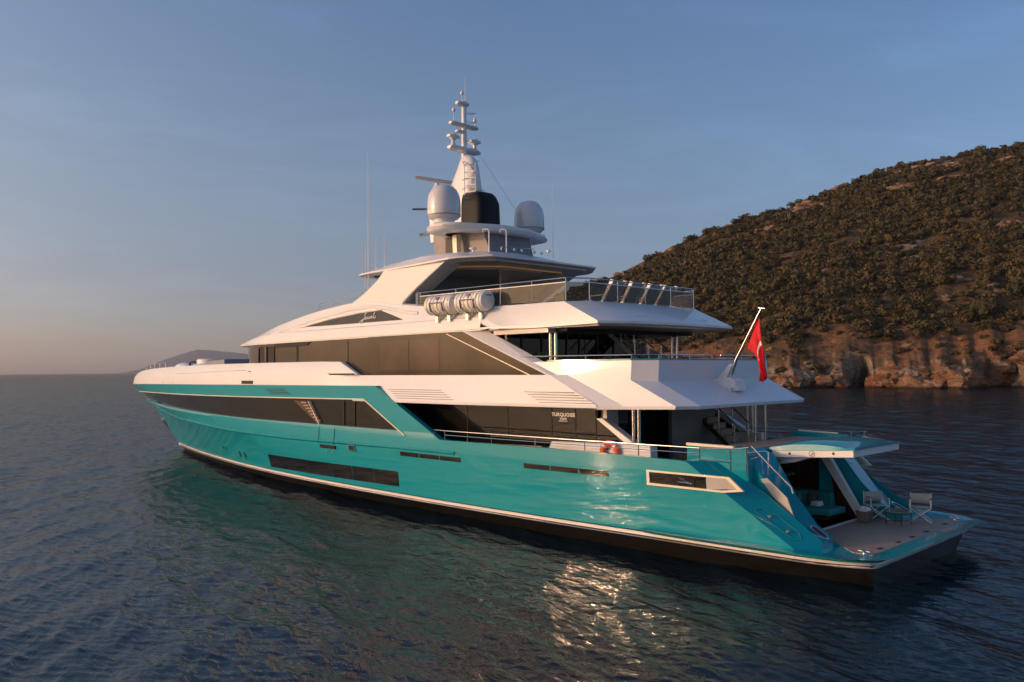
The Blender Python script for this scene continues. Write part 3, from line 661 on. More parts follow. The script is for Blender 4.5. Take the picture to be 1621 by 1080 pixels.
pair('wing_door', lambda mb: mb.slab([(30.9, 3.66, 5.2), (29.75, 3.90, 5.2), (29.75, 3.90, 6.5), (30.9, 3.66, 6.5)], (0, .06, 0)), 'blind', Y)
pair('wing_door_jamb', lambda mb: mb.slab([(29.6, 3.92, 5.2), (28.0, 4.0, 5.2), (28.0, 4.0, 6.55), (29.6, 3.92, 6.55)], (0, .03, 0)), 'dark', Y)
pair('wing_post', lambda mb: mb.box(28.75, 28.95, 4.0, 4.05, 5.2, 6.55), 'blind', Y)
pair('upper_window_shade', lambda mb: mb.slab([(27.9, 4.02, 6.45), (24.9, 4.05, 6.50), (24.5, 4.05, 6.67), (27.9, 4.02, 6.67)], (0, .015, 0)), 'dark', Y)
mb = MB(); mb.box(12.1, 12.2, -3.6, 3.7, 4.75, 6.75); mb.build('aft_door_wall', 'glass', Y)
for y in (3.0, 2.0, 1.3, .7, 0, -1, -2, -3):
    mb = MB(); mb.box(12.05, 12.1, y - .03, y + .03, 4.75, 6.7); mb.build('aft_door_frame', 'walnut', Y)
pair('upper_column', lambda mb: mb.tube([(10.35, 3.38, 4.75), (10.35, 3.38, 6.72)], .055, 14), 'steel', Y)
pair('upper_column', lambda mb: mb.tube([(10.12, 3.38, 4.75), (10.12, 3.38, 6.72)], .055, 14), 'steel', Y)
mb = MB(); mb.tube([(11.9, 1.0, 4.75), (11.9, 1.0, 5.2)], .18, 12); pl = mb.build('planter', 'dark', Y)
mb = MB()
rnd = random.Random(3)
for k in range(70):
    a = rnd.uniform(0, 6.28); e = rnd.uniform(-.2, 1.2); r = rnd.uniform(.15, .4); c0 = Vector((11.7 + r * math.cos(a) * math.cos(e), 2.6 + r * math.sin(a) * math.cos(e), 5.6 + r * math.sin(e)))
    d = Vector((rnd.uniform(-1, 1), rnd.uniform(-1, 1), rnd.uniform(-1, 1))).normalized() * .09; u = d.orthogonal().normalized() * .04
    mb.poly([tuple(c0 - d), tuple(c0 + u), tuple(c0 + d), tuple(c0 - u)])
mb.tube([(11.7, 2.6, 4.75), (11.7, 2.6, 5.6)], .03, 6)
mb.build('indoor_plant', 'leafm', Y, recalc=False)

# ---- white bulwark round the foredeck
ZT = pchip([(20.34, 5.15), (21.64, 5.72), (25, 5.75), (32, 5.75), (40, 5.70), (46, 5.63), (51, 5.52), (54, 5.38), (56, 5.15), (57.4, 4.85), (TIP, 4.5)])
zt2 = lambda x: 5.15 + (x - 20.34) / 1.30 * .57 if x < 21.64 else ZT(x)
def forebul(mb):
    ss = [18.60, 19.49, 20.34, 21.0, 21.64] + [s for s in BR if s > 22.5]
    r0, rb, r1, r2, r3, r4, r5 = [], [], [], [], [], [], []
    for s in ss:
        y = B_sheer(s); z0 = z_sheer(s); zt = 5.15 if s <= 20.34 else zt2(s)
        f = min(1, y / 1.2); h = zt - z0
        w = min(1, max(0, (s - 19.9) / 2.6)); yt = 4.10 + (y - 4.25) * .35
        ff = lambda z: (y - .02) - (y - .02 - yt) * (z - 4.21) / .94
        bl_ = lambda a, z: a * w + ff(min(z, 5.15)) * (1 - w)
        r0.append((s, y, z0)); rb.append((s, bl_(y, z0), z0 + .004)); r1.append((s, bl_(max(y - .03 * f, 0), z0 + .45 * h), z0 + .45 * h)); r2.append((s, bl_(max(y - .14 * f, 0), z0 + .9 * h), z0 + .9 * h)); r3.append((s, bl_(max(y - .20 * f, 0), zt), zt))
        r4.append((s, max(y - .48 * f, 0), zt)); r5.append((s, max(y - .50 * f, 0), min(4.9, zt - .05) if s < 34 else zt - .03))
    mb.grid([r0, rb, r1, r2, r3, r4, r5])
    i34 = [i for i, s in enumerate(ss) if s >= 33]
    mb.grid([[r5[i] for i in i34], [(r5[i][0], 0, r5[i][2] + .06) for i in i34]])
mb = MB()
for sg in (1, -1): mb.m = sg; forebul(mb)
mb.m = 1; mb.build('foredeck_bulwark', 'white', Y, smooth=28)
mb = MB(); mb.plan([(34, 3.9), (28, 4.2), (20.4, 4.3), (20.4, 3.5), (34, 2.0)], 4.75, 4.86); mb.m = -1; mb.plan([(34, 3.9), (28, 4.2), (20.4, 4.3), (20.4, 3.5), (34, 2.0)], 4.75, 4.86); mb.build('side_deck', 'teak', Y)
pair('bulwark_recess', lambda mb: mb.slab([(26.2, B_sheer(26.2) - .10, 5.17), (20.5, 4.42, 5.17), (20.4, 4.42, 5.23), (25.9, B_sheer(25.9) - .11, 5.23)], (0, .06, 0)), 'dark', Y)
pair('bulwark_crease', lambda mb: mb.tube([(x, B_sheer(x) - .052, z) for x, z in ((41, 5.26), (38, 5.3), (34, 5.36), (30.2, 5.42))], .02, 6), 'white', Y)
# foredeck gear
def bowrail(mb):
    xs_ = [53.4, 51.6, 49.8, 48.0, 46.2]
    P = [(x, B_sheer(x) - .62, ZT(x) + .36) for x in xs_]
    mb.tube(P, .022, 6)
    for x, y, z in P: mb.tube([(x, y, z - .4), (x, y, z)], .018, 6)
pair('bow_rail', bowrail, 'steel', Y)
mb = MB(); mb.tube([(54.1, 0, 5.3), (54.1, 0, 6.08)], .05, 8); mb.build('bow_post', 'white', Y)
mb = MB()
rows = []
for i in range(9):
    t = i / 8; x = 49.9 - 2.6 * t; w = .55 * math.sin(math.pi * (t * .9 + .05)) ** .6; h = .40 * math.sin(math.pi * (t * .85 + .1)) ** .8
    rows.append([(x, w * math.cos(a), 5.62 + h * math.sin(a)) for a in [math.pi * k / 8 for k in range(9)]])
mb.grid(rows); mb.poly(rows[0]); mb.poly(rows[-1]); mb.build('windlass_cover', 'white', Y, smooth=60)
mb = MB(); mb.tube([(47.5, .1, 5.65), (47.4, .15, 5.98), (46.8, .1, 6.05), (46.5, 0, 5.85)], .06, 8); mb.tube([(47.2, -.2, 5.65), (47.1, -.2, 6.0)], .05, 8); mb.build('windlass', 'dark', Y)
mb = MB(); mb.lathe([(1.25, 0), (1.15, .12), (.9, .22), (.9, .46), (.84, .52), (0.1, .53)], (44.3, 0, 5.68), 28); mb.build('capstan_housing', 'white', Y, smooth=35)
mb = MB(); mb.hexa([(43, 1.1, 5.7), (39.3, 1.4, 5.7), (39.3, -1.4, 5.7), (43, -1.1, 5.7)], [(42.8, 1.0, 6.05), (39.5, 1.3, 6.12), (39.5, -1.3, 6.12), (42.8, -1.0, 6.05)]); mb.build('foredeck_lounge', 'grey', Y, bevel=.06)

# ---- brow / sun deck coaming
EV = [(36.3, 0), (36.1, 1.1), (35.4, 2.1), (34.3, 2.75), (33.3, 3.15), (32.2, 3.55), (31, 3.85), (29.5, 4.0), (27, 4.05), (23, 4.05), (19, 4.05), (13.1, 4.05)]
zT = pchip([(9, 7.47), (12.77, 7.55), (16.99, 7.84), (18, 7.95), (18.9, 8.02), (20.07, 8.22), (21.3, 8.27), (24.2, 8.10), (27.8, 7.66), (31.1, 7.12), (33.5, 6.92), (36.3, 6.86)])
ze = lin([(12, 6.70), (31, 6.66), (36.3, 6.72)])
def brow(mb):
    r = [[] for _ in range(8)]
    st = [(36.3, 0.001)] + EV[1:6] + [(31, 3.85), (30.2, 3.94), (29.5, 4.0), (28.3, 4.03), (27, 4.05), (25.5, 4.05), (24, 4.05), (22.5, 4.05), (21.3, 4.05), (20.6, 4.05), (20.07, 4.05), (19.4, 4.05), (18.9, 4.05), (18.3, 4.05), (17.8, 4.05), (17.2, 4.05), (16.3, 4.05), (15, 4.05), (14, 4.05), (13.1, 4.05)]
    for x, y in st:
        f = min(1, y / 3.0); zt = zT(x); z0 = ze(x); h = zt - z0
        rl = min(.47, h * .6)
        top_y = max(y - .38 * f, 0)
        r[0].append((x, max(y - .6, 0), z0 - .02)); r[1].append((x, y, z0)); r[2].append((x, y, z0 + min(.10, h * .4)))
        r[3].append((x, max(y - .10 * f, 0), z0 + rl)); r[4].append((x, max(y - .18 * f, 0), z0 + rl + min(.05, h * .1)))
        r[5].append((x, top_y, zt - min(.04, h * .1))); r[6].append((x, max(top_y - .15 * f, 0), zt + .02 * f)); 
        cz = .18 if x > 21 else 0
        r[7].append((x, 0, zt + cz * f if x > 18.2 else 7.30))
    mb.grid(r[:7])
    # roof forward of the sun deck
    k = [i for i, s in enumerate(st) if s[0] >= 20.0]
    mb.grid([[r[6][i] for i in k], [(r[6][i][0], r[6][i][1] * .5, r[6][i][2] + .1 * min(1, r[6][i][1] / 3)) for i in k], [(r[6][i][0], 0, r[6][i][2] + .14 * min(1, r[6][i][1] / 3)) for i in k]])
    # inner side of the coaming aft of the roof
    k = [i for i, s in enumerate(st) if s[0] <= 20.1]
    mb.grid([[r[6][i] for i in k], [(r[6][i][0], r[6][i][1], 7.25) for i in k]])
    # facets at the aft end
    mb.poly([(13.1, 4.05, 6.70), (12.12, 4.06, 6.70), (12.12, 4.06, 6.80), (13.1, 3.95, 7.17)]); mb.poly([(13.1, 4.05, 6.70), (13.1, 4.05, 6.8), (12.12, 4.06, 6.80)])
    mb.poly([(12.12, 4.06, 6.80), (13.1, 3.95, 7.17), (12.77, 3.72, 7.53), (10.75, 3.88, 6.76)])
    mb.poly([(13.1, 3.95, 7.17), (13.1, 3.87, 7.22), (12.77, 3.72, 7.53)]); mb.poly([(13.1, 3.87, 7.22), (13.1, 3.67, 7.55), (12.77, 3.64, 7.55), (12.77, 3.72, 7.53)])
    mb.poly([(12.77, 3.72, 7.53), (9.52, 3.62, 7.50), (7.94, 3.83, 6.80), (10.75, 3.88, 6.76)])
    mb.poly([(9.52, 3.62, 7.50), (9.02, 2.96, 7.52), (7.45, 2.92, 6.80), (7.94, 3.83, 6.80)])
    mb.poly([(9.02, 2.96, 7.52), (9.02, 0, 7.55), (7.45, 0, 6.82), (7.45, 2.92, 6.80)])
    lip = [(12.12, 4.06, 6.80), (10.75, 3.88, 6.76), (7.94, 3.83, 6.80), (7.45, 2.92, 6.80), (7.45, 0, 6.82)]
    mb.grid([lip, [(x, y, z - .08) for x, y, z in lip], [(x + .5, max(y - .4, 0), z - .10) for x, y, z in lip]])
    mb.grid([[(12.77, 3.72, 7.53), (9.52, 3.62, 7.50), (9.02, 2.96, 7.52), (9.02, 0, 7.55)], [(12.77, 3.55, 7.53), (9.6, 3.45, 7.50), (9.16, 2.86, 7.52), (9.16, 0, 7.55)], [(12.77, 3.55, 7.25), (9.6, 3.45, 7.25), (9.16, 2.86, 7.25), (9.16, 0, 7.25)]])
mb = MB()
for sg in (1, -1): mb.m = sg; brow(mb)
mb.m = 1; mb.build('sun_deck_coaming', 'white', Y, smooth=18, merge=.002)
pair('eave_groove', lambda mb: mb.tube([(x, lin(EV[::-1])(x) + .004, ze(x) + .055) for x in (34, 33, 32, 31, 29.5, 27, 23, 18, 12.9)], .014, 5), 'cream', Y)
mb = MB(); mb.plan([(33.6, 2.7), (31, 3.5), (29, 3.8), (13, 3.85), (10.7, 3.65), (8.1, 3.6), (7.7, 2.8), (7.7, -2.8), (8.1, -3.6), (10.7, -3.65), (13, -3.85), (29, -3.8), (31, -3.5), (33.6, -2.7)], 6.66, 6.74); mb.build('upper_soffit', 'soffit', Y)
pair('aft_eave_panel', lambda mb: mb.box(10.0, 12.6, 3.5, 3.86, 6.52, 6.655), 'soffit', Y)
mb = MB(); mb.box(9.5, 10.0, -3.5, 3.5, 6.55, 6.655); mb.build('soffit_beam', 'dark', Y)
mb = MB(); mb.plan([(20, 3.5), (9.5, 3.45), (9.35, 2.5), (9.35, -2.5), (9.5, -3.45), (20, -3.5)], 7.2, 7.28); mb.build('sun_deck', 'teak', Y)
mb = MB()
for sg in (1, -1):
    mb.m = sg; mb.grid([[(9.0, 2.4, 6.8), (8.9, 2.0, 6.8)], [(9.2, 2.4, 7.2), (9.2, 2.0, 7.2)]])
# panel line on the aft slope
mb = MB(); mb.tube([(8.85, 1.9, 7.375), (7.85, 2.1, 6.985), (7.8, -1.9, 6.965), (8.9, -1.7, 7.40)], .012, 5); mb.build('aft_slope_seam', 'grey', Y)
def by(x, z):
    z0 = ze(x); zt = zT(x); h = zt - z0; rl = min(.47, h * .6); zb = z0 + rl + .05
    return 3.87 + (3.67 - 3.87) * (z - zb) / max(zt - .04 - zb, .01)
JW = [(25.5, 7.36), (23.5, 7.34), (21.5, 7.33), (19.6, 7.325), (17.85, 7.32), (18.6, 7.53), (19.5, 7.78), (21.0, 7.74), (23.2, 7.60)]
NWIN = pair('name_window', lambda mb: mb.hexa([(x, by(x, z) - .03, z) for x, z in JW], [(x, by(x, z) + .02, z) for x, z in JW]), 'glass_up', Y)
pair('cream_trim_line', lambda mb: mb.tube([(x, by(x, z) + .02, z) for x, z in ((26.0, 7.34), (25.5, 7.38), (23.2, 7.63), (21.0, 7.77), (19.45, 7.81))], .018, 6), 'cream', Y)
pair('window_brow', lambda mb: mb.tube([(x, by(x, z) - .06, z) for x, z in ((28.5, 7.15), (26.5, 7.42), (24, 7.74), (22, 7.92), (20.2, 7.98), (18.9, 7.80), (17.9, 7.62), (17, 7.5))], .10, 8), 'white', Y, smooth=60)
# script name on the window
def stroke(mb, pts, r=.013):
    x0, z0, sc = 20.93, 7.38, .34 / 1.0
    P = []
    for a, b in pts:
        x = x0 - a * sc; z = z0 + b * sc
        P.append((x, by(x, z) + .028, z))
    mb.tube(P, r, 5)
def jewels(mb):
    stroke(mb, [(1.35, 1.05), (1.0, .95), (.9, .75), (1.25, .85), (1.3, 1.0), (1.05, .5), (.75, .0), (.3, -.25), (.05, -.1), (.35, .1), (.9, .25), (1.3, .3), (1.5, .45), (1.4, .58), (1.25, .4), (1.35, .22), (1.6, .3), (1.8, .55)], .016)
    stroke(mb, [(1.8, .55), (1.75, .3), (1.9, .25), (2.1, .55), (2.05, .3), (2.2, .27), (2.4, .58), (2.5, .5), (2.45, .35), (2.65, .5), (2.62, .62), (2.5, .45), (2.6, .28), (2.85, .4)], .014)
    stroke(mb, [(2.85, .4), (3.15, 1.0), (3.1, 1.1), (2.98, .8), (2.95, .35), (3.1, .3), (3.35, .65), (3.3, .5), (3.42, .38), (3.3, .28), (3.15, .33)], .014)
pair_on(NWIN, 'ship_name', jewels, 'letter')
def text_part(txt, size, x, z, y, name, off=.0, shear=0):
    cu = D.curves.new(name, 'FONT'); cu.body = txt; cu.size = size; cu.extrude = .004; cu.align_x = 'CENTER'; cu.shear = shear; cu.space_character = 1.18; cu.offset = off
    o = D.objects.new(name, cu); COL.objects.link(o)
    dg = bpy.context.evaluated_depsgraph_get(); me = D.meshes.new_from_object(o.evaluated_get(dg)); D.objects.remove(o)
    me.materials.clear(); me.materials.append(MT['letter'])
    r = D.objects.new(name, me); COL.objects.link(r); r.parent = Y; r.matrix_parent_inverse = Matrix.Translation(-Y.location)
    r.matrix_world = Matrix.Translation((x, y, z)) @ Matrix.Rotation(math.pi, 4, 'Z') @ Matrix.Rotation(math.pi / 2, 4, 'X')
    return r
text_part('TURQUOISE', .165, 9.87, 3.80, 3.322, 'builder_name', .004); text_part('YACHTS', .072, 9.87, 3.70, 3.322, 'builder_name', .003)
mb = MB()
mb.tube([(10.06 - .055 * k, 3.322, 3.63 + (.035 if k % 2 else 0)) for k in range(8)], .011, 5); mb.build('builder_emblem', 'letter', Y)

# ---- sun deck railing glass and rails
GP = [(17.05, 3.62, 7.87), (14.9, 3.62, 7.75), (12.52, 3.60, 7.6), (11.0, 3.58, 7.55), (9.47, 3.58, 7.52), (9.04, 2.93, 7.55), (9.04, 1.5, 7.57), (9.04, 0, 7.58), (9.04, -1.5, 7.57), (9.04, -2.93, 7.55), (9.47, -3.58, 7.52), (11.0, -3.58, 7.55), (12.52, -3.60, 7.6), (14.9, -3.62, 7.75), (17.05, -3.62, 7.87)]
gt = lambda x: 8.10 + (x - 9.24) / 7.8 * .07
for a, b in zip(GP[:-1], GP[1:]):
    va, vb = Vector(a), Vector(b); d = (vb - va).normalized() * .02; a2, b2 = va + d, vb - d
    n = Vector((d.y, -d.x, 0)).normalized() * .012
    mb = MB(); mb.hexa([tuple(a2 - n), tuple(b2 - n), tuple(b2 + n), tuple(a2 + n)], [(*(a2 - n).xy, gt(a2.x)), (*(b2 - n).xy, gt(b2.x)), (*(b2 + n).xy, gt(b2.x)), (*(a2 + n).xy, gt(a2.x))])
    g = mb.build('rail_glass', 'clear', Y)
    n2 = n * 1.9
    mb = MB(); mb.hexa([(*(va - n2).xy, gt(va.x)), (*(vb - n2).xy, gt(vb.x)), (*(vb + n2).xy, gt(vb.x)), (*(va + n2).xy, gt(va.x))], [(*(va - n2).xy, gt(va.x) + .028), (*(vb - n2).xy, gt(vb.x) + .028), (*(vb + n2).xy, gt(vb.x) + .028), (*(va + n2).xy, gt(va.x) + .028)])
    mb.build('glass_cap', 'white', g)
for sg in (1, -1):
    mb = MB(sg)
    rl = [(17.3, 3.62, 8.33)] + [(x, y, gt(x) + .15) for x, y, z in GP[:8]]
    mb.tube(rl, .02, 8)
    for x, y, z in GP[:7] + ([GP[7]] if sg == 1 else []): mb.tube([(x, y, z), (x, y, gt(x) + .15)], .017, 6)
    for x in (17.3, 17.2): mb.tube([(x, 3.62, 7.87), (x, 3.62, 8.32)], .017, 6)
    mb.build('sun_deck_rail', 'steel', Y)
pair('brow_rail', lambda mb: [mb.tube([(28.3, 1.4, 8.0), (28.3, 1.4, 8.72), (25.1, 2.1, 8.78), (22.9, 2.4, 8.82)], .02, 6), mb.tube([(28.3, 1.4, 8.5), (25.1, 2.1, 8.58), (22.9, 2.4, 8.62)], .014, 6)] + [mb.tube([(x, y, 8.0), (x, y, 8.76)], .016, 6) for x, y in ((26.8, 1.75), (25.1, 2.1))], 'steel', Y)
mb = MB(); mb.plan([(28.2, 1.3), (24, 2.0), (24, -2.0), (28.2, -1.3)], 7.9, 8.42); mb.build('forward_seat_block', 'white', Y, bevel=.05)

# ---- hardtop on its arches
def hardtop(mb):
    ed = [(22.6, 0), (22.55, 1.8), (22.3, 2.9), (21.7, 3.35), (20.5, 3.6), (19.3, 3.7), (17, 3.8), (15.0, 3.88), (14.6, 3.7), (13.69, 2.87), (13.6, 0)]
    lo = lin([(13.6, 9.47), (15, 9.40), (17, 9.38), (19.3, 9.38), (21.7, 9.42), (22.6, 9.45)]); up = lin([(13.6, 9.55), (15.0, 9.62), (15.8, 9.70), (17, 9.74), (19.3, 9.66), (21, 9.56), (22.6, 9.49)])
    A = []; Bv = []; C_ = []; D_ = []; E_ = []; F_ = []
    for x, y in ed:
        cx = 17.5; f = .90
        A.append((x + (cx - x) * .10, y * .86, lo(x) - .02)); Bv.append((x, y, lo(x))); C_.append((x, y, lo(x) + .06))
        D_.append((cx + (x - cx) * .93, y * .93, up(x))); hh = up(x) + .12 + .10 * math.cos((x - 17) / 6)
        E_.append((cx + (x - cx) * .80, y * .80, up(x) + (.15 if 14 < x < 21 else .08))); F_.append((cx + (x - cx) * .55, y * .5, up(cx) + .24))
    mb.grid([A, Bv, C_, D_, E_, F_]); 
    mb.grid([F_, [(p[0], 0, up(cx) + .28) for p in F_]])
mb = MB()
for sg in (1, -1): mb.m = sg; hardtop(mb)
mb.m = 1; mb.build('hardtop', 'white', Y, smooth=24, merge=.002)
mb = MB(); mb.plan([(20.7, 3.2), (15.1, 3.35), (13.95, 2.5), (13.9, -2.5), (15.1, -3.35), (20.7, -3.2)], 9.36, 9.44); ht = mb.build('hardtop_soffit', 'soffit', Y)
def under(mb): 
    lo = [(20.5, 3.0), (16.2, 3.0), (14.9, 2.0), (14.9, 0), (20.5, 0)]
mb = MB(); mb.plan([(20.0, 2.2), (16.4, 2.2), (15.2, 1.2), (15.2, -1.2), (16.4, -2.2), (20.0, -2.2)], 9.26, 9.37); mb.build('ceiling_panel', 'soffit', Y, bevel=.02)
mb = MB(); mb.tube([(16.9, 2.45, 9.34), (16.0, 2.3, 9.34), (15.0, 1.2, 9.34), (15.0, -2.2, 9.34)], .025, 6)
wl_m, n_, l_, b_ = new_mat('warm_led_strip'); b_.inputs['Base Color'].default_value = (.9, .5, .2, 1); b_.inputs['Emission Color'].default_value = (1, .5, .18, 1); b_.inputs['Emission Strength'].default_value = .09
mb.build('ceiling_light_strip', wl_m, Y)
AR = [(22.35, 8.05), (20.8, 8.62), (19.9, 9.05), (19.35, 9.42), (15.35, 9.42), (16.35, 8.95), (17.3, 8.5), (18.2, 8.02), (18.4, 7.5), (22.0, 7.5)]
pair('hardtop_arch', lambda mb: mb.hexa([(x, 3.62 + (z - 8) * .05, z) for x, z in AR], [(x, 2.75 + (z - 8) * .05, z) for x, z in AR]), 'white', Y, bevel=.04)
mb = MB(); mb.box(18.4, 20.5, -1.8, 2.0, 7.3, 9.38); mb.build('sun_deck_bar', 'grey', Y)
mb = MB(); mb.box(11.4, 13.2, -1.2, 1.5, 7.28, 7.75); mb.build('sun_deck_table_base', 'grey', Y, bevel=.05)
# antennas
def whip(x, y, z0, z1, r=.022):
    mb = MB(); mb.tube([(x, y, z0), (x, y, z0 + .12), (x, y, z0 + .13), (x, y, z1)], [r * 1.8, r * 1.8, r, r * .35], 6); mb.build('whip_antenna', 'white', Y)
whip(21.0, 3.35, 8.05, 14.7, .032); whip(21.15, 3.4, 8.4, 10.9, .025)
for x, z in ((21.69, 9.5), (20.64, 9.6), (20.03, 9.62), (21.2, 9.55)): whip(x, 3.2, z, z + 1.38, .02)
whip(14.9, -1.6, 9.9, 13.0, .013)
def toplights(mb):
    mb.tube([(14.6, 1.6, 9.9), (14.6, 1.6, 10.02), (13.95, .5, 9.98), (13.9, .5, 9.8)], .02, 6)
    for y in (1.2, .8, .1, -.3): mb.lathe([(.03, 0), (.06, .05), (.05, .10), (.02, .12)], (14.3, y, 9.86), 8)
    mb.tube([(14.2, -.6, 9.8), (14.2, -.6, 10.0)], .03, 6); mb.lathe([(.09, 0), (.09, .06), (.03, .09)], (14.2, -.6, 9.98), 10)
mb = MB(); toplights(mb); mb.build('roof_fittings', 'steel', Y)

# ---- mast platform, domes, mast
mb = MB(); mb.hexa([(19.0, 1.35, 9.9), (15.6, 1.2, 9.9), (15.6, -1.2, 9.9), (19.0, -1.35, 9.9)], [(19.0, 1.45, 11.0), (16.0, 1.3, 10.9), (16.0, -1.3, 10.9), (19.0, -1.45, 11.0)]); mb.build('mast_pedestal', 'grey', Y, bevel=.03)
mb = MB(); mb.box(17.6, 18.2, 1.36, 1.42, 9.95, 10.85); mb.build('pedestal_door', 'rubber', Y)
pair('pedestal_post', lambda mb: mb.hexa([(17.3, 1.75, 9.8), (17.05, 1.75, 9.8), (17.05, 1.5, 9.8), (17.3, 1.5, 9.8)], [(17.35, 1.75, 10.8), (17.1, 1.75, 10.8), (17.1, 1.5, 10.8), (17.35, 1.5, 10.8)]), 'cream', Y)
def mplat(mb):
    O = [(18.5, 0), (18.45, 1.2), (18.2, 2.1), (17.8, 2.7), (17.2, 2.98), (16.5, 2.9), (16.1, 2.4), (15.8, 1.6), (15.5, .9), (15.4, 0)]
    cx, cy = 17.1, 1.4
    sh = lambda k, z: [((cx + (x - cx) * k), (max(cy + (y - cy) * k, 0) if y > .01 else 0), z) for x, y in O]
    mb.grid([sh(.5, 10.80), sh(.86, 10.81), sh(.97, 10.86), sh(1, 10.94), sh(1, 11.02), sh(.97, 11.10), sh(.9, 11.12), sh(.1, 11.13)])
mb = MB()
for sg in (1, -1): mb.m = sg; mplat(mb)
mb.m = 1; mb.build('mast_platform', 'white', Y, smooth=45, merge=.004)
def mline(mb):
    O = [(18.5, .8), (18.45, 1.2), (18.2, 2.1), (17.8, 2.7), (17.2, 2.98), (16.5, 2.9), (16.1, 2.4), (15.8, 1.6), (15.5, .9), (15.4, 0)]
    mb.tube([(17.1 + (x - 17.1) * 1.005, 1.4 + (y - 1.4) * 1.01 if y > 0 else 0, 10.97) for x, y in O], .022, 6)
pair('cream_trim_line', mline, 'cream', Y)
def dome(mb):
    mb.lathe([(.02, 1.43), (.2, 1.42), (.38, 1.35), (.52, 1.2), (.61, 1.02), (.655, .8), (.665, .55), (.665, .22), (.66, .20), (.66, .17), (.64, .15), (.55, .06), (.42, .02), (.40, -.12)], (17.08, 2.39, 11.28), 40)
RD = pair('radome', dome, 'dome', Y, smooth=30)
pair_on(RD, 'radome_ring', lambda mb: mb.lathe([(.672, 0), (.675, .02), (.672, .035)], (17.08, 2.39, 11.45), 40), 'grey')
# fin mast
mb = MB(); rows = []
for z, xa, xf, w in ((10.9, 17.2, 19.9, .50), (12.2, 17.5, 19.75, .46), (13.0, 17.62, 19.62, .42), (13.5, 17.7, 19.45, .38), (14.0, 17.80, 19.12, .33), (14.35, 17.95, 18.92, .27), (14.52, 18.15, 18.8, .18), (14.58, 18.3, 18.65, .08)):
    cx = (xa + xf) / 2; L = (xf - xa) / 2
    rows.append([(cx + L * math.copysign(abs(math.cos(a)) ** .85, math.cos(a)), w * math.copysign(abs(math.sin(a)) ** .9, math.sin(a)) * (1 if math.cos(a) < .2 else 1 - .55 * math.cos(a)), z) for a in [2 * math.pi * k / 28 for k in range(28)]])
ids = mb.grid(rows, True); mb.face(ids[-1]); mb.build('mast_fairing', 'white', Y, smooth=50)
mb = MB(); mb.tube([(17.9, .42, 12.95), (17.6, .2, 12.95), (17.55, -.2, 12.95)], .02, 6); mb.build('cream_trim_line', 'cream', Y)
mb = MB(); rows = []
for z, xa, xf, w in ((10.9, 16.85, 18.3, .66), (12.3, 16.9, 18.3, .64), (12.62, 17.05, 18.3, .58), (12.78, 17.2, 18.3, .5), (12.85, 17.5, 18.2, .34)):
    cx = (xa + xf) / 2; L = (xf - xa) / 2
    rows.append([(cx + L * math.copysign(abs(math.cos(a)) ** .45, math.cos(a)), w * math.copysign(abs(math.sin(a)) ** .45, math.sin(a)), z) for a in [2 * math.pi * k / 32 for k in range(32)]])
ids = mb.grid(rows, True); mb.face(ids[-1]); mb.build('funnel', 'dark', Y, smooth=50)
mb = MB(); mb.tube([(18.62, 0, 14.4), (18.62, 0, 17.0)], [.13, .105], 14); mb.build('mast_pole', 'white', Y)
def bar(z, y0, y1, w=.11, h=.09):
    mb = MB(); rows = []
    n = 9
    for i in range(n):
        y = y0 + (y1 - y0) * i / (n - 1); k = 1 if 0 < i < n - 1 else .55
        rows.append([(18.62 + w * k * math.cos(a) * 1.5, y, z + h * k * math.sin(a) - .02 * math.cos(3.14 * i / (n - 1)) * 0) for a in [2 * math.pi * q / 10 for q in range(10)]])
    ids = mb.grid(rows, True); mb.face(ids[0]); mb.face(ids[-1]); return mb.build('mast_crossbar', 'white', Y, smooth=45)
bar(14.85, .85, -.85, .16, .13); bar(15.92, .78, -.75, .13, .10); bar(16.86, .42, -.22, .12, .11); bar(15.62, .45, .0, .10, .07)
def radar(y, z):
    mb = MB(); mb.lathe([(.13, 0), (.10, .08), (.08, .12), (.08, .22), (.15, .28), (.18, .34), (.18, .44), (.13, .50), (.03, .52)], (18.62, y, z), 16); mb.box(18.5, 18.74, y - .26, y + .26, z + .33, z + .45); mb.build('mast_radar', 'white', Y, smooth=40, bevel=.01)
radar(.62, 14.95); radar(-.60, 14.93)
for y, z0, z1 in ((.58, 16.0, 16.42), (-.62, 15.95, 16.2), (.1, 16.9, 17.25), (.25, 15.25, 15.55)):
    mb = MB(); mb.tube([(18.62, y, z0), (18.62, y, z1)], .022, 6); mb.lathe([(.02, 0), (.07, .05), (.085, .10), (.05, .17), (.02, .22)], (18.62, y, z1 - .02), 12); mb.build('mast_light', 'white', Y, smooth=50)
mb = MB(); mb.tube([(18.62, -.08, 16.9), (18.62, -.08, 18.1)], [.02, .008], 6); mb.build('mast_aerial', 'white', Y)
for z in (16.5, 16.1, 15.3, 14.95): 
    mb = MB()
    mb.tube([(18.62 + .0, -.08, z), (18.45, -.25, z - .01), (18.3, -.42, z - .02), (18.45, -.52, z - .02), (18.62, -.45, z), (18.7, -.2, z)], .014, 5)
    mb.build('mast_hoop', 'steel', Y)
mb = MB()
La, Lb = (18.0, .52), (17.38, .46)
for x, y in (La, Lb): mb.tube([(x, y, 11.1), (x, y, 14.0), (x, y - .2, 14.12)], .022, 6)
for k in range(10): mb.tube([(La[0], La[1], 11.35 + .29 * k), (Lb[0], Lb[1], 11.35 + .29 * k)], .014, 5)
mb.tube([(La[0], La[1], 14.0), (17.9, .7, 14.08), (17.6, .85, 14.02), (17.3, .75, 13.8), (Lb[0], Lb[1], 13.5)], .02, 6)
for z in (13.3, 12.9, 12.5): mb.tube([(La[0], La[1], z), (17.85, .8, z), (17.5, .85, z), (Lb[0], Lb[1], z)], .012, 5)
mb.build('mast_ladder', 'steel', Y)
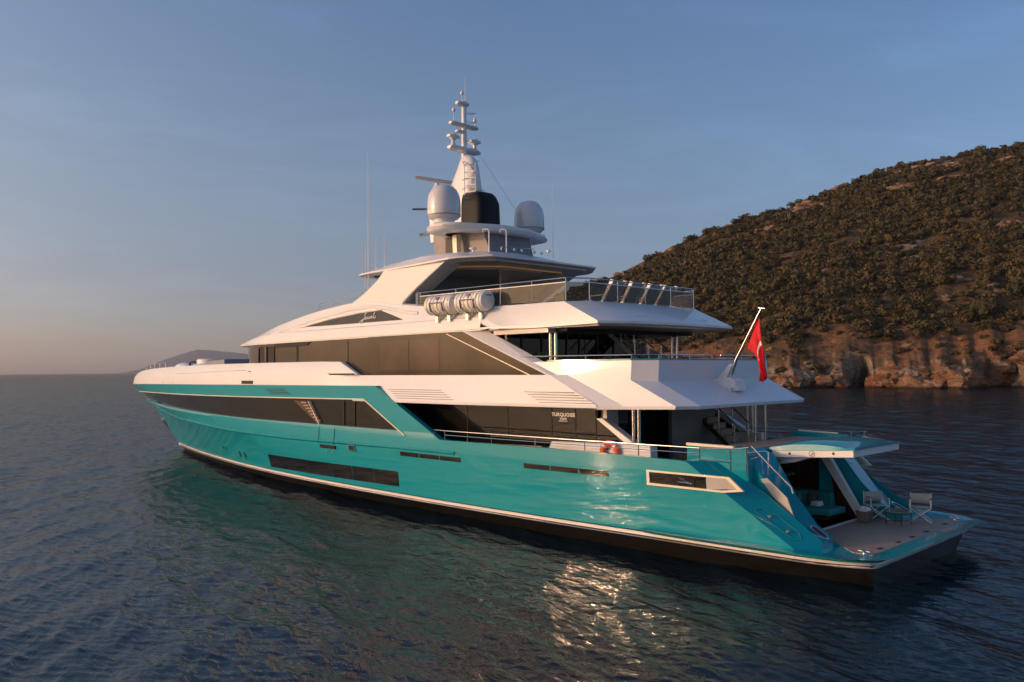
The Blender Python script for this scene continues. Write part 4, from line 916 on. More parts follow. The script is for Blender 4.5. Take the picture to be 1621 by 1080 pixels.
# open array radar scanner ahead of the domes
mb = MB(); mb.hexa([(20.6, .35, 11.0), (20.1, .35, 11.0), (20.1, -.3, 11.0), (20.6, -.3, 11.0)], [(20.7, .35, 13.1), (20.2, .3, 13.1), (20.2, -.25, 13.1), (20.7, -.25, 13.1)]); mb.lathe([(.26, 0), (.24, .3), (.2, .42), (.12, .5), (.1, .62)], (20.45, .05, 13.1), 16); mb.build('scanner_base', 'white', Y, smooth=40, bevel=.03)
mb = MB(); mb.hexa([(21.35, .62, 13.98), (21.25, .42, 13.98), (19.65, -.5, 13.58), (19.75, -.3, 13.58)], [(21.35, .62, 14.12), (21.25, .42, 14.12), (19.65, -.5, 13.72), (19.75, -.3, 13.72)]); mb.build('scanner_arm', 'grey', Y, bevel=.03)
mb = MB(); mb.tube([(18.0, 2.2, 11.9), (18.5, 2.9, 11.88)], .05, 8); mb.build('platform_horn', 'steel', Y); mb = MB(); mb.tube([(18.1, 2.3, 10.95), (18.2, 2.5, 10.85), (18.3, 2.7, 10.8)], .07, 8); mb.build('platform_lamp', 'steel', Y)
mb = MB(); mb.tube([(18.55, -.82, 14.8), (16.2, -1.6, 11.1)], .008, 5); mb.build('mast_stay', 'steel', Y)
for (x, y) in ((15.35, 1.55), (14.95, 1.0)):
    mb = MB(); mb.tube([(x, y, 9.9), (x, y, 10.75), (x + .05, y + .04, 10.82), (x + .22, y + .1, 10.82), (x + .25, y + .1, 10.7)], .028, 6); mb.build('roof_vent_pipe', 'white', Y)
mb = MB(); mb.lathe([(.06, 0), (.05, .12), (.14, .15), (.15, .2), (.04, .23)], (15.9, 1.9, 9.9), 12); mb.build('gps_mushroom', 'white', Y)

# ---- rails of main deck and upper deck
def sderail(mb):
    X = [14.6, 13.4, 12.21, 10.24, 8.21, 6.28, 4.33]
    top = [(x, hull_y(x, 2.8) - .10, 3.17) for x in X]
    mb.tube([(15.3, 4.35, 3.17)] + top, .022, 8); mb.tube([(x, y, 3.02) for x, y, z in top], .013, 6)
    for x, y, z in top: mb.tube([(x, y, 2.84), (x, y, 3.17)], .016, 6)
    mb.tube([top[-1], (3.33, 3.66, 3.19), (3.05, 3.6, 3.24)], .02, 8); mb.tube([(4.33, 3.87, 2.85), (3.55, 3.6, 2.82)], .02, 6)
    for p in ((3.55, 3.65, 3.19, 2.78), (3.1, 3.6, 3.22, 2.7)): mb.tube([(p[0], p[1], p[2]), (p[0], p[1], p[3] - .2)], .022, 6)
    if mb.m > 0: mb.tube([(3.05, 3.45, 3.27), (2.52, 3.38, 2.75), (2.02, 3.32, 2.28), (1.98, 3.32, 2.12)], .026, 8)
    mb.tube([(3.3, 3.2, 3.05), (2.85, 3.1, 3.12), (2.75, 3.1, 3.08), (2.78, 3.1, 2.5)], .022, 6)
    mb.tube([(3.2, 3.2, 2.9), (2.95, 3.12, 2.98), (2.9, 3.12, 2.5)], .018, 6)
pair('side_rail', sderail, 'steel', Y, smooth=50)
def uprail(mb):
    P = [(11.5, 3.98, 5.76), (10.62, 3.93, 5.75), (8.5, 3.76, 5.74), (6.83, 3.62, 5.73), (6.24, 3.08, 5.73), (6.24, 1.5, 5.73), (6.24, .25, 5.73)]
    mb.tube(P, .02, 8)
    for x, y, z in P[1:]: mb.tube([(x, y, 5.55), (x, y, z)], .016, 6)
pair('upper_rail', uprail, 'steel', Y)

# ---- ensign staff
mb = MB(); mb.tube([(5.80, 0, 4.92), (5.52, 0, 5.6), (4.62, 0, 7.14)], [.07, .055, .04], 12); mb.tube([(4.5, 0, 7.13), (4.72, 0, 7.16)], .03, 8); mb.build('ensign_staff', 'steel', Y, smooth=50)
mb = MB(); mb.prism([(6.35, 4.93), (5.95, 5.02), (5.6, 5.02), (5.42, 4.94), (5.36, 4.6), (6.3, 4.6)], -.28, .28); mb.build('staff_foot', 'white', Y, bevel=.02)
mb = MB(); mb.hexa([(6.2, .12, 4.95), (5.85, .12, 4.95), (5.85, -.12, 4.95), (6.2, -.12, 4.95)], [(5.75, .06, 5.45), (5.62, .06, 5.45), (5.62, -.06, 5.45), (5.75, -.06, 5.45)]); mb.build('staff_bracket', 'white', Y, bevel=.02)
mb = MB(); mb.tube([(5.55, .35, 4.5), (5.55, .35, 4.72), (5.4, .35, 4.74), (5.3, .3, 4.66)], .045, 8); mb.build('stern_light', 'white', Y)

# ================================================================== loose things on the yacht
# ensign
fl = MB(); rows = []
top_a, top_b = Vector((4.72, -.03, 6.95)), Vector((5.15, -.03, 5.95))
NU, NV = 15, 22
for i in range(NU):
    u = i / (NU - 1); row = []
    for j in range(NV):
        v = j / (NV - 1)
        h = top_a.lerp(top_b, u)
        # cloth falls from the hoist; upper corner stays close to the staff, fly hangs down
        bx = 4.46 + .31 * u; zz = h.z + ((4.80 + .30 * abs(u - .6) + .12 * (1 - u)) - h.z) * v
        x = bx + (h.x - bx) * (1 - v) ** (1 + 2.5 * u)
        y = -.03 + .085 * math.sin(u * 11 + v * 2.0) * min(1, v * 2.5) + .05 * math.sin(v * 9 + u * 4) * v
        row.append((x, y - .12 * (u - .5) * v, zz))
    rows.append(row)
fl.grid(rows); fo = fl.build('ensign', 'flag', None, smooth=80)
sm = fo.modifiers.new('thick', 'SOLIDIFY'); sm.thickness = .008
tag(fo, 'red ensign with white crescent hanging limp from the stern flagstaff', 'flag')
cr = MB()
def fpt(u, v):
    i = min(max(u, 0), 1) * (NU - 1); j = min(max(v, 0), 1) * (NV - 1); i0 = min(int(i), NU - 2); j0 = min(int(j), NV - 2); a = i - i0; b = j - j0
    P = lambda p, q: Vector(rows[p][q])
    return (P(i0, j0) * (1 - a) * (1 - b) + P(i0 + 1, j0) * a * (1 - b) + P(i0, j0 + 1) * (1 - a) * b + P(i0 + 1, j0 + 1) * a * b)
for side in (.014, -.014):
    ring = []
    n = 18
    for k in range(n):
        t0, t1 = .6 + 5.1 * k / n, .6 + 5.1 * (k + 1) / n
        q = []
        for t, rr_ in ((t0, 0), (t1, 0), (t1, 1), (t0, 1)):
            r_ = 1 if rr_ == 0 else .78; off = 0 if rr_ == 0 else .10
            q.append(tuple(fpt(.45 + .24 * r_ * math.sin(t), .42 + .155 * r_ * math.cos(t) + off * .35) + Vector((0, side, 0))))
        cr.poly(q)
co2 = cr.build('crescent_emblem', 'letter', None, recalc=False); co2.parent = fo

def liferaft(loc, label):
    e = empty('life_raft', loc); tag(e, label, 'life raft', 'canister life rafts on the port sun deck rail')
    mb = MB(); L = .74
    prof = [(.05, -L), (.27, -L + .01), (.33, -L + .05)]
    for k in range(7):
        h = -L + .12 + k * .2; prof += [(.335, h), (.362, h + .03), (.362, h + .12), (.335, h + .15)]
    prof += [(.33, L - .05), (.27, L - .01), (.05, L)]
    mb.lathe(prof, (0, 0, 0), 28, 'x'); lpart(mb, 'canister', 'raft', e, smooth=40)
    mb = MB(); mb.lathe([(.372, -.02), (.376, 0), (.372, .02)], (0, 0, 0), 28, 'x'); mb.lathe([(.372, -.02), (.376, 0), (.372, .02)], (.4, 0, 0), 28, 'x'); mb.lathe([(.372, -.02), (.376, 0), (.372, .02)], (-.4, 0, 0), 28, 'x'); lpart(mb, 'strap', 'cream', e, smooth=50)
    mb = MB(); mb.box(-.1, .05, .30, .345, .16, .26); lpart(mb, 'marking_plate', 'ink', e)
    for x in (-.35, .35):
        mb = MB(); mb.tube([(x, .40, .04), (x, .34, -.22), (x, .12, -.38), (x, -.1, -.40), (x, -.12, -.62)], .03, 8); mb.tube([(x, .40, .04), (x, .40, .08)], .03, 8)
        mb.hexa([(x - .06, .06, -.62), (x + .06, .06, -.62), (x + .06, -.1, -.62), (x - .06, -.1, -.62)], [(x - .06, .06, -.38), (x + .06, .06, -.38), (x + .06, -.1, -.38), (x - .06, -.1, -.38)]); lpart(mb, 'cradle', 'steel', e)
    mb = MB(); mb.tube([(-.35, .41, .05), (.35, .41, .05)], .022, 8); lpart(mb, 'cradle_bar', 'steel', e)
    mb = MB(); mb.box(-L - .012, -L + .01, -.13, .06, .17, .20); mb.box(-L - .012, -L + .01, .09, .16, .17, .20); lpart(mb, 'lettering', 'ink', e)
    return e
liferaft((15.12, 4.02, 7.72), 'white ribbed life raft canister farther forward, against the sun deck glass')
liferaft((13.40, 4.02, 7.72), 'white ribbed life raft canister with its bare round end facing aft')

e = empty('life_ring', (7.85, 3.40, 2.78)); tag(e, 'orange life ring hung on the white side below the saloon windows', 'life ring')
mb = MB(); rows = []
for k in range(32):
    a = 2 * math.pi * k / 32; c0 = Vector((.27 * math.cos(a), .05, .27 * math.sin(a))); rd = Vector((math.cos(a), 0, math.sin(a)))
    rows.append([tuple(c0 + rd * .085 * math.cos(b) + Vector((0, .06, 0)) * math.sin(b)) for b in [2 * math.pi * q / 12 for q in range(12)]])
rows.append(rows[0]); mb.grid(rows, True); lpart(mb, 'ring', 'orange', e, smooth=60)
for a0 in (.78, 2.36, 3.93, 5.5):
    mb = MB(); rows = []
    for k in range(4):
        a = a0 - .12 + .08 * k; c0 = Vector((.27 * math.cos(a), .05, .27 * math.sin(a))); rd = Vector((math.cos(a), 0, math.sin(a)))
        rows.append([tuple(c0 + rd * .09 * math.cos(b) + Vector((0, .066, 0)) * math.sin(b)) for b in [2 * math.pi * q / 12 for q in range(12)]])
    mb.grid(rows, True); lpart(mb, 'reflective_band', 'letter', e, smooth=60)
mb = MB(); mb.tube([(.36 * math.cos(a), .07, .36 * math.sin(a)) for a in [2 * math.pi * k / 24 for k in range(25)]], .012, 5); lpart(mb, 'grab_rope', 'orange', e)

# sun deck recliners
def recliner():
    e = empty('deck_recliner', (10.2, 1.05, 7.28))
    mb = MB(); mb.slab([(-.25, -.33, .32), (.35, -.33, .36), (.35, .33, .36), (-.25, .33, .32)], (0, 0, .04)); lpart(mb, 'seat', 'mesh_cloth', e, bevel=.008)
    mb = MB(); mb.slab([(-.18, -.33, .34), (-.18, .33, .34), (-.66, .33, 1.04), (-.66, -.33, 1.04)], (.035, 0, .015)); lpart(mb, 'backrest', 'mesh_cloth', e, bevel=.008)
    for y in (-.35, .35):
        mb = MB(); mb.slab([(-.12, y - .03, .30), (-.24, y - .03, .30), (-.74, y - .03, 1.04), (-.60, y - .03, 1.09)], (0, .06, 0)); lpart(mb, 'side_rail', 'white_frame', e, bevel=.008)
        mb = MB(); mb.box(-.42, .38, y - .03, y + .03, .56, .59); lpart(mb, 'armrest', 'white_frame', e, bevel=.008)
        mb = MB(); mb.tube([(.32, y, 0), (.32, y, .56)], .018, 8); lpart(mb, 'leg', 'white_frame', e)
        mb = MB(); mb.tube([(-.3, y, 0), (.12, y, .34)], .018, 8); mb.tube([(.1, y, 0), (-.3, y, .56)], .018, 8); lpart(mb, 'leg', 'white_frame', e)
    return e
def copy_tree(o, parent=None):
    c_ = o.copy(); COL.objects.link(c_)
    if parent: c_.parent = parent
    for ch in [q for q in D.objects if q.parent == o]: copy_tree(ch, c_)
    return c_
r0 = recliner()
rl = ['white framed recliner nearest the port rail, first of the row behind the glass', 'white framed recliner second from the left behind the aft sun deck glass', 'white framed recliner third from the left behind the aft sun deck glass', 'white framed recliner farthest to starboard, last of the row behind the glass']
for i, y in enumerate((.98, -.08, -1.12, -2.02)):
    o = r0 if i == 0 else copy_tree(r0)
    o.location = (10.05, y, 7.28); tag(o, rl[i], 'deck chair', 'recliners on the aft sun deck')

# director chairs on the swim platform
def director():
    e = empty('folding_chair', (0, 0, 0))     # faces +X locally
    mb = MB(); rows = [[(-.22 + .44 * i / 6, y, .43 - .03 * math.sin(math.pi * i / 6)) for i in range(7)] for y in (-.25, .25)]
    mb.grid(rows); o = lpart(mb, 'seat', 'mesh_cloth', e, smooth=60); s_ = o.modifiers.new('t', 'SOLIDIFY'); s_.thickness = .012
    mb = MB(); rows = [[(-.24 - .05 * math.sin(math.pi * (i / 6)), -.26 + .52 * i / 6, z) for i in range(7)] for z in (.50, .78)]
    mb.grid(rows); o = lpart(mb, 'backrest', 'mesh_cloth', e, smooth=60); s_ = o.modifiers.new('t', 'SOLIDIFY'); s_.thickness = .012
    for y in (-.27, .27):
        mb = MB(); mb.tube([(-.24, y, .43), (-.26, y, .80)], .013, 8); mb.tube([(-.25, y, .64), (.0, y, .66), (.2, y, .66), (.25, y, .62), (.25, y, .42), (-.24, y, .42)], .014, 8); lpart(mb, 'arm_frame', 'white_frame', e)
        mb = MB(); mb.box(-.03, .22, y - .022, y + .022, .665, .69); lpart(mb, 'armrest', 'walnut', e, bevel=.005)
        mb = MB(); mb.tube([(.22 if y < 0 else .2, y, .42), (.22 if y < 0 else .2, -y, .02)], .014, 8); lpart(mb, 'leg', 'white_frame', e)
        mb = MB(); mb.tube([(-.22 if y < 0 else -.2, y, .42), (-.22 if y < 0 else -.2, -y, .02)], .014, 8); lpart(mb, 'leg', 'white_frame', e)
        mb = MB(); mb.tube([(-.22, y, .015), (.22, y, .015)], .014, 8); lpart(mb, 'foot_bar', 'white_frame', e)
    return e
d0 = director(); d0.location = (1.98, -1.72, .812); d0.rotation_euler = (0, 0, math.radians(136))
tag(d0, 'white folding chair with grey sling seat beside the towel basket', 'chair', 'folding chairs on the swim platform')
d1 = copy_tree(d0); d1.location = (.92, -2.22, .812); d1.rotation_euler = (0, 0, math.radians(108))
tag(d1, 'white folding chair with grey sling seat nearest the platform edge', 'chair', 'folding chairs on the swim platform')
e = empty('side_table', (1.22, -1.38, .812)); tag(e, 'round glass topped low table with thin black legs between two chairs', 'table')
mb = MB(); mb.lathe([(.02, .36), (.38, .36), (.39, .37), (.39, .385), (.38, .395), (.02, .395)], (0, 0, 0), 32); lpart(mb, 'table_top', simple('green_glass_top', (.10, .20, .18), .08, spec=.8), e, smooth=40)
mb = MB(); mb.tube([(.36 * math.cos(a), .36 * math.sin(a), .345) for a in [2 * math.pi * k / 24 for k in range(25)]], .014, 6); lpart(mb, 'rim', 'rubber', e)
for k in range(4):
    a = .6 + k * math.pi / 2
    mb = MB(); mb.tube([(.33 * math.cos(a), .33 * math.sin(a), 0), (.33 * math.cos(a), .33 * math.sin(a), .35)], .014, 6); lpart(mb, 'leg', 'rubber', e)
mb = MB(); mb.tube([(.33 * math.cos(.6), .33 * math.sin(.6), .1), (-.33 * math.cos(.6), -.33 * math.sin(.6), .1)], .01, 6); mb.tube([(.33 * math.sin(.6), -.33 * math.cos(.6), .1), (-.33 * math.sin(.6), .33 * math.cos(.6), .1)], .01, 6); lpart(mb, 'stretcher', 'rubber', e)
e = empty('towel_basket', (2.08, -1.12, .812)); tag(e, 'square brown wicker basket standing beside the folding chair', 'basket')
mb = MB(); mb.hexa([(-.16, -.17, 0), (.16, -.17, 0), (.16, .17, 0), (-.16, .17, 0)], [(-.18, -.19, .30), (.18, -.19, .30), (.18, .19, .30), (-.18, .19, .30)]); lpart(mb, 'basket_body', 'wicker', e, bevel=.03, seg=3)
mb = MB(); mb.tube([(-.18, -.19, .30), (.18, -.19, .30), (.18, .19, .30), (-.18, .19, .30), (-.18, -.19, .30)], .018, 6); lpart(mb, 'rim', 'wicker', e)
for k in range(2):
    mb = MB(); mb.tube([(2.0 + .12 * k, -1.26, 1.15 + .02 * k), (2.02 + .12 * k, -1.12, 1.17 + .02 * k), (2.0 + .12 * k, -.97, 1.15)], [.06, .075, .06], 12)
    o = mb.build('rolled_towel', 'towel', None, smooth=70); tag(o, ['rolled white towel in the wicker basket, nearer the platform edge', 'rolled white towel in the wicker basket, nearer the doorway'][k], 'towel', 'towels in the wicker basket')
# beach club sofa
e = empty('corner_sofa', (4.2, -.8, .80)); tag(e, 'turquoise upholstered corner sofa inside the dark beach club', 'sofa')
def L(mb, pts, z0, z1): mb.plan([(x - 4.2, y + .8) for x, y in pts], z0 - .8, z1 - .8)
mb = MB(); L(mb, [(4.6, 1.6), (3.9, 1.6), (3.7, -.30), (2.85, -.55), (2.8, -1.5), (4.6, -1.72)], .93, 1.13); lpart(mb, 'seat_cushion', 'teal_dark', e, bevel=.05, seg=3)
mb = MB(); L(mb, [(4.9, 1.65), (4.55, 1.65), (4.25, -.9), (3.95, -1.42), (3.2, -1.46), (3.2, -1.64), (4.9, -1.9)], 1.0, 1.5); lpart(mb, 'backrest', 'teal_dark', e, bevel=.05, seg=3)
mb = MB(); L(mb, [(4.5, 1.5), (4.05, 1.5), (3.85, -.4), (3.0, -.65), (2.95, -1.45), (4.5, -1.6)], .80, .93); lpart(mb, 'plinth', 'walnut', e)
def cushion(name, loc, rz, tilt, mat, size, label, cat, grp=None):
    e = MB(); rows = []
    for i in range(7):
        u = -1 + 2 * i / 6; row = []
        for j in range(7):
            v = -1 + 2 * j / 6; t = .5 * size[2] * (1 - u * u * .9) ** .5 * (1 - v * v * .9) ** .5
            row.append((t, u * size[0] / 2, v * size[1] / 2))
        rows.append(row)
    e.grid(rows); e.grid([[(-p[0], p[1], p[2]) for p in r] for r in rows])
    o = e.build(name, mat, None, smooth=70); o.location = loc; o.rotation_euler = (0, tilt, rz); tag(o, label, cat, grp); return o
stripes = simple('striped_cushion2', (.2, .19, .15), .9)
n_ = stripes.node_tree.nodes; l_ = stripes.node_tree.links; tc = n_.new('ShaderNodeTexCoord'); wv = n_.new('ShaderNodeTexWave'); wv.inputs['Scale'].default_value = 6; wv.bands_direction = 'Z'
l_.new(tc.outputs['Object'], wv.inputs[0]); rp = ramp(n_, l_, wv.outputs['Fac'], [(.4, (.10, .10, .08)), (.6, (.30, .29, .24))]); l_.new(rp.outputs[0], n_['Principled BSDF'].inputs['Base Color'])
cushion('cushion', (3.98, -.80, 1.30), math.radians(25), -.2, stripes, (.42, .40, .16), 'striped grey cushion standing at the left of the sofa corner', 'cushion', 'striped sofa cushions')
cushion('cushion', (3.72, -1.22, 1.30), math.radians(60), -.2, stripes, (.46, .40, .16), 'striped grey cushion standing in the right of the sofa corner', 'cushion', 'striped sofa cushions')
mb = MB(); mb.box(3.35, 3.62, -1.22, -.86, 1.132, 1.19); mb.box(3.37, 3.61, -1.20, -.88, 1.192, 1.26); o = mb.build('folded_towel', 'towel', None, bevel=.02); tag(o, 'folded white towel lying on the beach club sofa', 'towel')

# ================================================================== THE SEA
F2 = Vector((CF.x, CF.y)).normalized(); R2 = Vector((-(-F2.y), -F2.x)); R2 = Vector((F2.y, -F2.x))
def water_mat():
    M, n, l, b = new_mat('sea_water')
    n.remove(b); df = n.new('ShaderNodeBsdfDiffuse'); df.inputs[0].default_value = (.003, .013, .021, 1)
    gl = n.new('ShaderNodeBsdfGlossy'); gl.inputs['Roughness'].default_value = .06; gl.inputs[0].default_value = (1, 1, 1, 1)
    v = coords(n, l, (1, 1, 1), (0, 0, math.radians(WROT)))
    mpa = n.new('ShaderNodeMapping'); mpa.inputs['Scale'].default_value = (1.0, .38, 1); l.new(v, mpa.inputs[0])
    t1 = noise_node(n, l, 2.6, 4, .6, mpa.outputs[0], .5)
    t2 = noise_node(n, l, 11.0, 2, .6, mpa.outputs[0], .3)
    b1 = n.new('ShaderNodeBump'); b1.inputs['Distance'].default_value = .062; l.new(t1.outputs[0], b1.inputs['Height'])
    b2 = n.new('ShaderNodeBump'); b2.inputs['Distance'].default_value = .008; l.new(t2.outputs[0], b2.inputs['Height']); l.new(b1.outputs[0], b2.inputs['Normal'])
    t3 = noise_node(n, l, .05, 3, .5, v)
    mr = n.new('ShaderNodeMapRange'); mr.inputs[1].default_value = .35; mr.inputs[2].default_value = .65; mr.inputs[3].default_value = .75; mr.inputs[4].default_value = 1.0
    l.new(t3.outputs[0], mr.inputs[0]); l.new(mr.outputs[0], b1.inputs['Strength'])
    fr = n.new('ShaderNodeFresnel'); fr.inputs[0].default_value = 1.333; l.new(b2.outputs[0], fr.inputs[1])
    # sea surface waves shadow one another at grazing angles, so the mirror part levels off
    fc = n.new('ShaderNodeFloatCurve'); c0 = fc.mapping.curves[0]; c0.points[0].location = (0, 0); c0.points[1].location = (1, .40); c0.points.new(.15, .145); c0.points.new(.45, .27); fc.mapping.update()
    l.new(fr.outputs[0], fc.inputs[1])
    mx = n.new('ShaderNodeMixShader'); l.new(fc.outputs[0], mx.inputs[0]); l.new(df.outputs[0], mx.inputs[1]); l.new(gl.outputs[0], mx.inputs[2])
    l.new(b2.outputs[0], gl.inputs['Normal']); l.new(mx.outputs[0], n['Material Output'].inputs[0])
    return M
WROT = -80; WDIR = -100; WSPR = .50; WAMP = .0100; WEXP = .74
MT['water'] = water_mat()
rng = np.random.default_rng(11)
def wave_h(x, yy, r):
    # wind ripples: peaked crests that drag one another along, long swells down to hand-sized wavelets
    h = np.zeros_like(x); base = math.radians(WDIR); g = np.random.default_rng(5); px_ = x.copy(); py_ = yy.copy()
    NW = 44
    for k in range(NW):
        lam = 6.5 * (.22 / 6.5) ** (k / (NW - 1.0)); th = base + g.normal() * WSPR; ph = g.uniform(0, 6.28)
        a = WAMP * lam ** WEXP * g.uniform(.6, 1.3)
        cut = np.clip(2.0 - r * .0125 / lam, 0, 1)       # fade waves the mesh cannot carry
        kx = 2 * math.pi / lam; dx_, dy_ = math.cos(th), math.sin(th)
        q = (px_ * dx_ + py_ * dy_) * kx + ph
        w = np.exp(np.sin(q) - 1); h += a * cut * (w - .45)
        d = w * np.cos(q) * a * cut * 1.1 * kx * lam * .16
        px_ -= dx_ * d; py_ -= dy_ * d
    return h
NA, NR = 1250, 1150
az = np.concatenate([np.linspace(-math.pi, -.70, 40, endpoint=False), np.linspace(-.70, .70, NA), np.linspace(.70, math.pi, 41)[1:]])
rad = np.concatenate([[.01, 3, 6, 9], np.geomspace(11, 420, NR), np.geomspace(460, 13000, 40)])
AZ, RR = np.meshgrid(az, rad)
WX = CC.x + RR * (np.cos(AZ) * F2.x + np.sin(AZ) * R2.x); WY = CC.y + RR * (np.cos(AZ) * F2.y + np.sin(AZ) * R2.y)
WZ = wave_h(WX, WY, RR) * np.clip((430 - RR) / 200, 0, 1) * np.clip(RR / 9, 0, 1)
V = np.stack([WX, WY, WZ], -1).reshape(-1, 3); nA = len(az)
i, j = np.meshgrid(np.arange(len(rad) - 1), np.arange(nA - 1), indexing='ij')
Fq = np.stack([i * nA + j, i * nA + j + 1, (i + 1) * nA + j + 1, (i + 1) * nA + j], -1).reshape(-1, 4)
def np_mesh(name, V, Fq, mat, smooth=True):
    me = D.meshes.new(name); nv, nf = len(V), len(Fq); k = Fq.shape[1]
    me.vertices.add(nv); me.vertices.foreach_set('co', V.astype(np.float32).ravel())
    me.loops.add(nf * k); me.loops.foreach_set('vertex_index', Fq.astype(np.int32).ravel())
    me.polygons.add(nf); me.polygons.foreach_set('loop_start', (np.arange(nf) * k).astype(np.int32)); me.polygons.foreach_set('loop_total', np.full(nf, k, np.int32))
    me.polygons.foreach_set('use_smooth', np.full(nf, smooth)); me.update(calc_edges=True)
    me.materials.append(mat); o = D.objects.new(name, me); COL.objects.link(o); return o
wo = np_mesh('water', V, Fq, MT['water']); tag(wo, kind='structure')

# ================================================================== THE HEADLAND
HZ = lambda px: 585.18 - .0087 * (px - 810.5)
RIDGE = [(300, 585), (640, 578), (760, 530), (860, 476), (905, 450), (973, 431), (1024, 405), (1070, 384), (1141, 353), (1200, 336), (1251, 322), (1305, 301), (1352, 282), (1427, 257), (1486, 244), (1587, 228), (1621, 222), (1750, 205), (1950, 215), (2300, 260), (3200, 330)]
SHORE = [(300, 360), (640, 350), (860, 280), (1000, 250), (1140, 238), (1180, 224), (1251, 206), (1330, 210), (1352, 222), (1368, 226), (1380, 206), (1450, 194), (1545, 192), (1560, 205), (1600, 205), (1625, 190), (1800, 168), (2300, 140), (3200, 120)]
RDEP = [(300, 400), (640, 400), (973, 430), (1300, 440), (1621, 450), (2300, 470), (3200, 500)]
def vnoise(P, s, o=0):
    return noise.noise(Vector((P[0] * s + o, P[1] * s - o, (P[2] if len(P) > 2 else 0) * s + o * .7)))
def fbm3(x, y, z, s, o=0, oc=4):
    a = 1; t = 0; q = 0
    for k in range(oc):
        t += a * noise.noise(Vector((x * s + o, y * s - o, z * s + o * .3 + k))); q += a; a *= .55; s *= 2.1
    return t / q
def fbm(x, y, s, o=0, oc=4):
    a = 1; t = 0; q = 0
    for k in range(oc):
        t += a * noise.noise(Vector((x * s + o, y * s - o, o * .3 + k))); q += a; a *= .52; s *= 2.05
    return t / q
NB, NT = 620, 250
pxs = np.concatenate([np.linspace(560, 1660, 560), np.linspace(1663, 3200, 60)])
ts = np.concatenate([[-.04, -.015], np.linspace(0, .06, 70) ** 1.0, np.linspace(.064, 1.0, 170), np.linspace(1.04, 1.7, 28)])
TV = np.zeros((len(pxs), len(ts), 3))
def ground(px, t):
    b = (px - 810.5) / 1299.1
    s = np.interp(px, *zip(*SHORE)); rd = np.interp(px, *zip(*RDEP))
    fade = max(0, 1 - max(t, 0) / .07); sm = np.interp(px, [300, 640, 1000, 1250, 1621, 2300, 3200], [360, 350, 248, 209, 192, 140, 120])
    s = sm + (s - sm + 6.0 * fbm(px * .016, 0, 1.0, 3.3, 5)) * fade
    H = (HZ(px) - np.interp(px, *zip(*RIDGE))) / 1299.1 * rd + 5.33
    H = max(H - 2.2, .3)
    v = s + (rd - s) * t
    x = CC.x + F2.x * v + R2.x * v * b; y = CC.y + F2.y * v + R2.y * v * b
    cb = min(H * .3, 5.0)
    cliff = min(H * .3, 4.2 + 3.2 * fbm(px * .03, 0, 1.0, 9.1, 3) + np.interp(px, [1330, 1420, 1560, 1621], [0, 2.0, 3.0, 5.0]))
    if t <= 0: return x, y, t * 60
    tc = max(.034 + .03 * fbm(px * .02, 0, 1.0, 4.2, 2), .018)
    if t < tc:
        u = t / tc; z = cliff * u ** .62
    elif t <= 1:
        u = (t - tc) / (1 - tc); z = (cliff - cb) * max(0, 1 - t / .12) + cb + (H - cb) * (u ** 1.05 * .8 + .20 * (1 - (1 - u) ** 2))
    else:
        z = H * (1 - (t - 1) * .9)
    n1 = fbm(x, y, .018, 1.7, 4); n2 = fbm(x, y, .11, 5.1, 4)
    w = min(1, t * 8) * (1 if t < .96 else max(0, (1.0 - t) / .04) * .9 + .1)
    z += (n1 * 5.0 * min(1, t * 3) * (1 if t < .9 else max(0.15, (1 - t) / .1)) + n2 * 1.3) * w * min(1, H / 20)
    if t < .05:
        rr = abs(fbm3(x, y, z * 1.3, .10, 8.8, 4)) * 5.5 + (1 - abs(fbm3(x, y, z * 2.2, .35, 2.2, 4)) * 2) * 1.2
        k = min(1, t / .006) * max(0, 1 - t / .05)
        x -= F2.x * rr * k; y -= F2.y * rr * k; z += (rr - 1.0) * .25 * k
        # ledges
        z += (.45 * math.sin(z * 2.1 + n1 * 6) + .9 * fbm3(x, y, z, .3, 6.1, 3)) * k * min(1, t * 60)
    return x, y, max(z, -.6 if t < .004 else .02)
for a, px in enumerate(pxs):
    for c_, t in enumerate(ts): TV[a, c_] = ground(px, t)
nT = len(ts); i, j = np.meshgrid(np.arange(len(pxs) - 1), np.arange(nT - 1), indexing='ij')
Fq = np.stack([i * nT + j, (i + 1) * nT + j, (i + 1) * nT + j + 1, i * nT + j + 1], -1).reshape(-1, 4)
